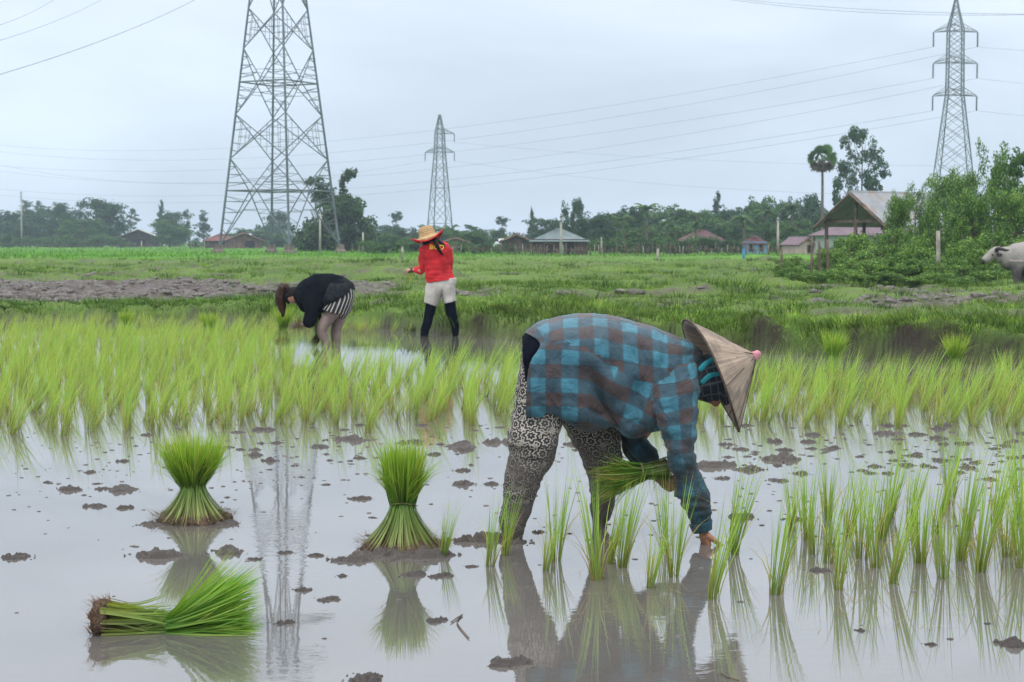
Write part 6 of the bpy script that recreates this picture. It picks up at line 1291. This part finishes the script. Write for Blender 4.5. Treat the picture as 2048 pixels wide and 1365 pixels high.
# ================================================================ buffalo
def buffalo():
    D = 41.5; base = G(2075, 582); root = empty('water_buffalo', (base.x, D, 0), 0, 'pale grey water buffalo facing left at the right edge, cut by the frame', 'water buffalo'); part = offsetter(root, Vector((base.x, D, 0)))
    W = lambda u, v, d=0: P(u, v, D+d); b = MB()
    b.tube([W(1990, 514), W(2003, 511), W(2016, 515), W(2032, 516), W(2056, 517), W(2082, 518), W(2108, 516), W(2128, 514), W(2140, 520)], [.14, .20, .30, .36, .42, .44, .40, .32, .12], [.12, .15, .22, .28, .33, .35, .33, .27, .10], n=28, sub=5, ref=(0, 1, 0))
    b.tube([W(2006, 514), W(1996, 507), W(1988, 508), W(1979, 514), W(1971, 520), W(1966, 523)], [.20, .17, .145, .115, .10, .075], [.15, .13, .12, .09, .09, .07], n=20, sub=4)
    for (x, d, hind) in ((2034, -.20, 0), (2047, .18, 0), (2117, -.20, 1), (2130, .18, 1)):
        k = (6 if hind else 1)
        b.tube([W(x-(2 if hind else 0), 522, d), W(x-k*.6, 546, d), W(x+(5 if hind else -1), 562, d), W(x+(1 if hind else 0), 576, d), W(x-1, 583, d)], [.20, .13, .085, .06, .085], [.15, .11, .075, .06, .085], n=14, sub=4)
    mt, N, L, bs = newmat('buffalo_hide'); tc = N.new('ShaderNodeTexCoord'); z = N.new('ShaderNodeSeparateXYZ'); L.new(tc.outputs['Object'], z.inputs[0])
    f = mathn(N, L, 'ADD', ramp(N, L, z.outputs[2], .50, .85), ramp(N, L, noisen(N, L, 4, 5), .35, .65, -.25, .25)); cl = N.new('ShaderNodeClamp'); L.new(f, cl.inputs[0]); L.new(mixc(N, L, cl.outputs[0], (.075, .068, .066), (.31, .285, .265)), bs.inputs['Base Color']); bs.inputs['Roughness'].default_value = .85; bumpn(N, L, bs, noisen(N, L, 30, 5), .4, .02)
    body = part(remesh(b, 'body', .017, 2, mt)); dark = plain('dark_horn', (.045, .04, .04), .6, .3, 8)
    for s_ in (-1, 1):
        q = MB(); q.tube([W(1993, 503, s_*.08), W(1994, 499, s_*.20), W(2001, 498, s_*.36), W(2012, 501, s_*.42), W(2019, 500, s_*.34)], [.05, .05, .042, .03, .008], n=10, sub=4); part(q.build('horn', dark))
        q = MB(); q.tube([W(1996, 508, s_*.13), W(1999, 510, s_*.24), W(2003, 512, s_*.32)], [.03, .07, .02], [.015]*3, n=10, sub=4); part(q.build('ear', dark)); q = MB(); q.ball(W(1985, 510, s_*.115), .022, n=8, m=6); part(q.build('eye', M['button']))
    q = MB(); q.ball(W(1966.5, 523, 0), (.05, .085, .075), n=14, m=10); part(q.build('muzzle', dark)); q = MB(); q.tube([W(2140, 510), W(2145, 530), W(2143, 556), W(2142, 562)], [.04, .022, .02, .05], n=8, sub=4); part(q.build('tail', dark))
buffalo()
# bent twig and stick in the water
for pts_, lab in (([(902, 1247), (925, 1232), (914, 1248), (938, 1279)], 'bent dark twig lying in the water right of the middle seedling bundle'), ([(1442, 1350), (1458, 1358), (1478, 1364)], 'dark twig at the bottom edge near the reflected hat')):
    mb = MB(); pp = [G(*q)+Vector((0, 0, .004)) for q in pts_]; mb.tube(pp, [.0022]*len(pp), n=6, sub=4); tag(mb.build('twig', M['wood']), lab, 'twig')
# ================================================================ air
HZ = True
if HZ:
    mb = MB(); mb.box((0, 235, 33), (1500, 490+30, 76)); hz = mb.build('haze', None, None, False); tag(hz, kind='stuff'); hz['label'] = 'thin humid air over the fields'
    m = bpy.data.materials.new('humid_air'); m.use_nodes = True; N = m.node_tree.nodes; L = m.node_tree.links; N.remove(N['Principled BSDF']); v = N.new('ShaderNodeVolumePrincipled')
    v.inputs['Color'].default_value = (.72, .88, 1, 1); v.inputs['Density'].default_value = .00055; v.inputs['Anisotropy'].default_value = .2; L.new(v.outputs[0], N['Material Output'].inputs['Volume']); hz.data.materials.clear(); hz.data.materials.append(m)
# ================================================================ labels that single out one of many
ORD = 'leftmost second third fourth fifth sixth seventh eighth ninth tenth eleventh twelfth thirteenth fourteenth fifteenth sixteenth seventeenth eighteenth nineteenth twentieth'.split()
def onum(i): return ORD[i] if i < len(ORD) else ('twenty-' if i < 29 else 'thirty-')+('first second third fourth fifth sixth seventh eighth ninth'.split()[(i-20) % 9])
def kids(prefix, group): return [o for o in bpy.data.objects if o.get('group') == group and o.parent is None]
def relabel():
    band = kids('rice_tuft', 'rice tufts of the dense planted band'); marks = [(0, 'behind the left edge water'), (120, 'left of the bushy bundle'), (300, 'behind the bushy bundle'), (470, 'right behind the pylon reflection'), (620, 'left of the middle bundle'), (740, 'behind the middle bundle'), (870, 'left of the patterned trousers'), (1000, 'touching the near trouser leg'), (1400, 'just right of the hat brim'), (1560, 'behind the wide mud band'), (1700, 'under the yellowish bundle'), (1840, 'under the deep green bundle'), (1960, 'beside the right edge')]
    rows = {}
    for o in band:
        px, py = TOPX(*o.location); fe = np.interp(px, [-400, 0, 200, 420, 600, 800, 1030, 1150, 1400, 1500, 1800, 2500], [872, 872, 868, 858, 866, 852, 838, 850, 850, 858, 862, 866])
        k = min(6, int(max(0, (o.location.y-yd(fe)+.12))/.235)); m = max(i for i, q in enumerate(marks) if px >= q[0]); rows.setdefault((k, m), []).append((px, o))
    rn = ['one', 'two', 'three', 'four', 'five', 'six', 'seven or more']
    for (k, m), l in rows.items():
        for i, (px, o) in enumerate(sorted(l, key=lambda q: q[0])): o['label'] = f"{onum(i)} rice tuft in dense band row {rn[k]}, {marks[m][1]}"
    loose = sorted([o for o in kids('', RG) if 'loose group' in o['label']], key=lambda o: o.location.y); n = len(loose)
    for k, (a, nm) in enumerate(((0, 'nearest'), (1, 'middle'), (2, 'farthest'))):
        for i, o in enumerate(sorted(loose[n*k//3:n*(k+1)//3], key=lambda o: TOPX(*o.location)[0])): o['label'] = f"{onum(i)} rice tuft in the {nm} line of the loose right group"
    for key in ('left of the grey-roofed hut', 'right of the grey-roofed hut'):
        l = sorted([o for o in bpy.data.objects if o.get('label', '').endswith(key) and o.get('category') == 'shrub'], key=lambda o: TOPX(*o.location)[0])
        for i, o in enumerate(l): o['label'] = f"{onum(i)} low garden bush behind the village fence, {key}"
    l = sorted([o for o in bpy.data.objects if o.get('label', '') == 'low green garden bush behind the far left fence'], key=lambda o: TOPX(*o.location)[0])
    for i, o in enumerate(l): o['label'] = f"{onum(i)} low garden bush from the left behind the far left fence"
    cl = [o for o in kids('', 'mud clods in the flooded paddy') if 'many like it' in o['label']]
    lm = [(387, 1045, 'the bushy upright bundle'), (480, 1230, 'the leaf tips of the lying bundle'), (120, 1250, 'the roots of the lying bundle'), (806, 1095, 'the middle seedling bundle'), (1025, 1075, 'the near shin'), (1190, 1060, 'the far shin'), (1405, 1080, 'the planting hand'), (1552, 1189, 'the nearest broad rice tuft'), (10, 900, 'the left edge below the band'), (600, 880, 'the rice band left of the middle bundle'), (960, 870, 'the rice band left of the patterned trousers'), (1300, 870, 'the belly of the stooping woman'), (1480, 870, 'the lowest point of the hat'), (1620, 870, 'the muddy band right of the hat'), (1800, 870, 'the muddy band under the far bundles'), (2030, 870, 'the right edge of the muddy band'), (1640, 980, 'the back of the loose right tufts'), (1980, 980, 'the tall leaning right tuft'), (200, 960, 'the open water left of the bushy bundle'), (620, 980, 'the pylon reflection')]
    g = {}
    for o in cl:
        px, py = TOPX(*o.location); j = min(range(len(lm)), key=lambda i: (lm[i][0]-px)**2+((lm[i][1]-py)*2.2)**2); g.setdefault(j, []).append((((lm[j][0]-px)**2+(lm[j][1]-py)**2)**.5, o))
    for j, l in g.items():
        l.sort(key=lambda q: q[0])
        for i, (d, o) in enumerate(l[:38]): o['label'] = ('mud clod nearest to ' if i == 0 else f'{onum(i)} nearest mud clod to ')+lm[j][2]
    for o in bpy.data.objects:
        if o.get('label') and len(o['label'].split()) > 16: print('LONG', o['label'])
relabel()
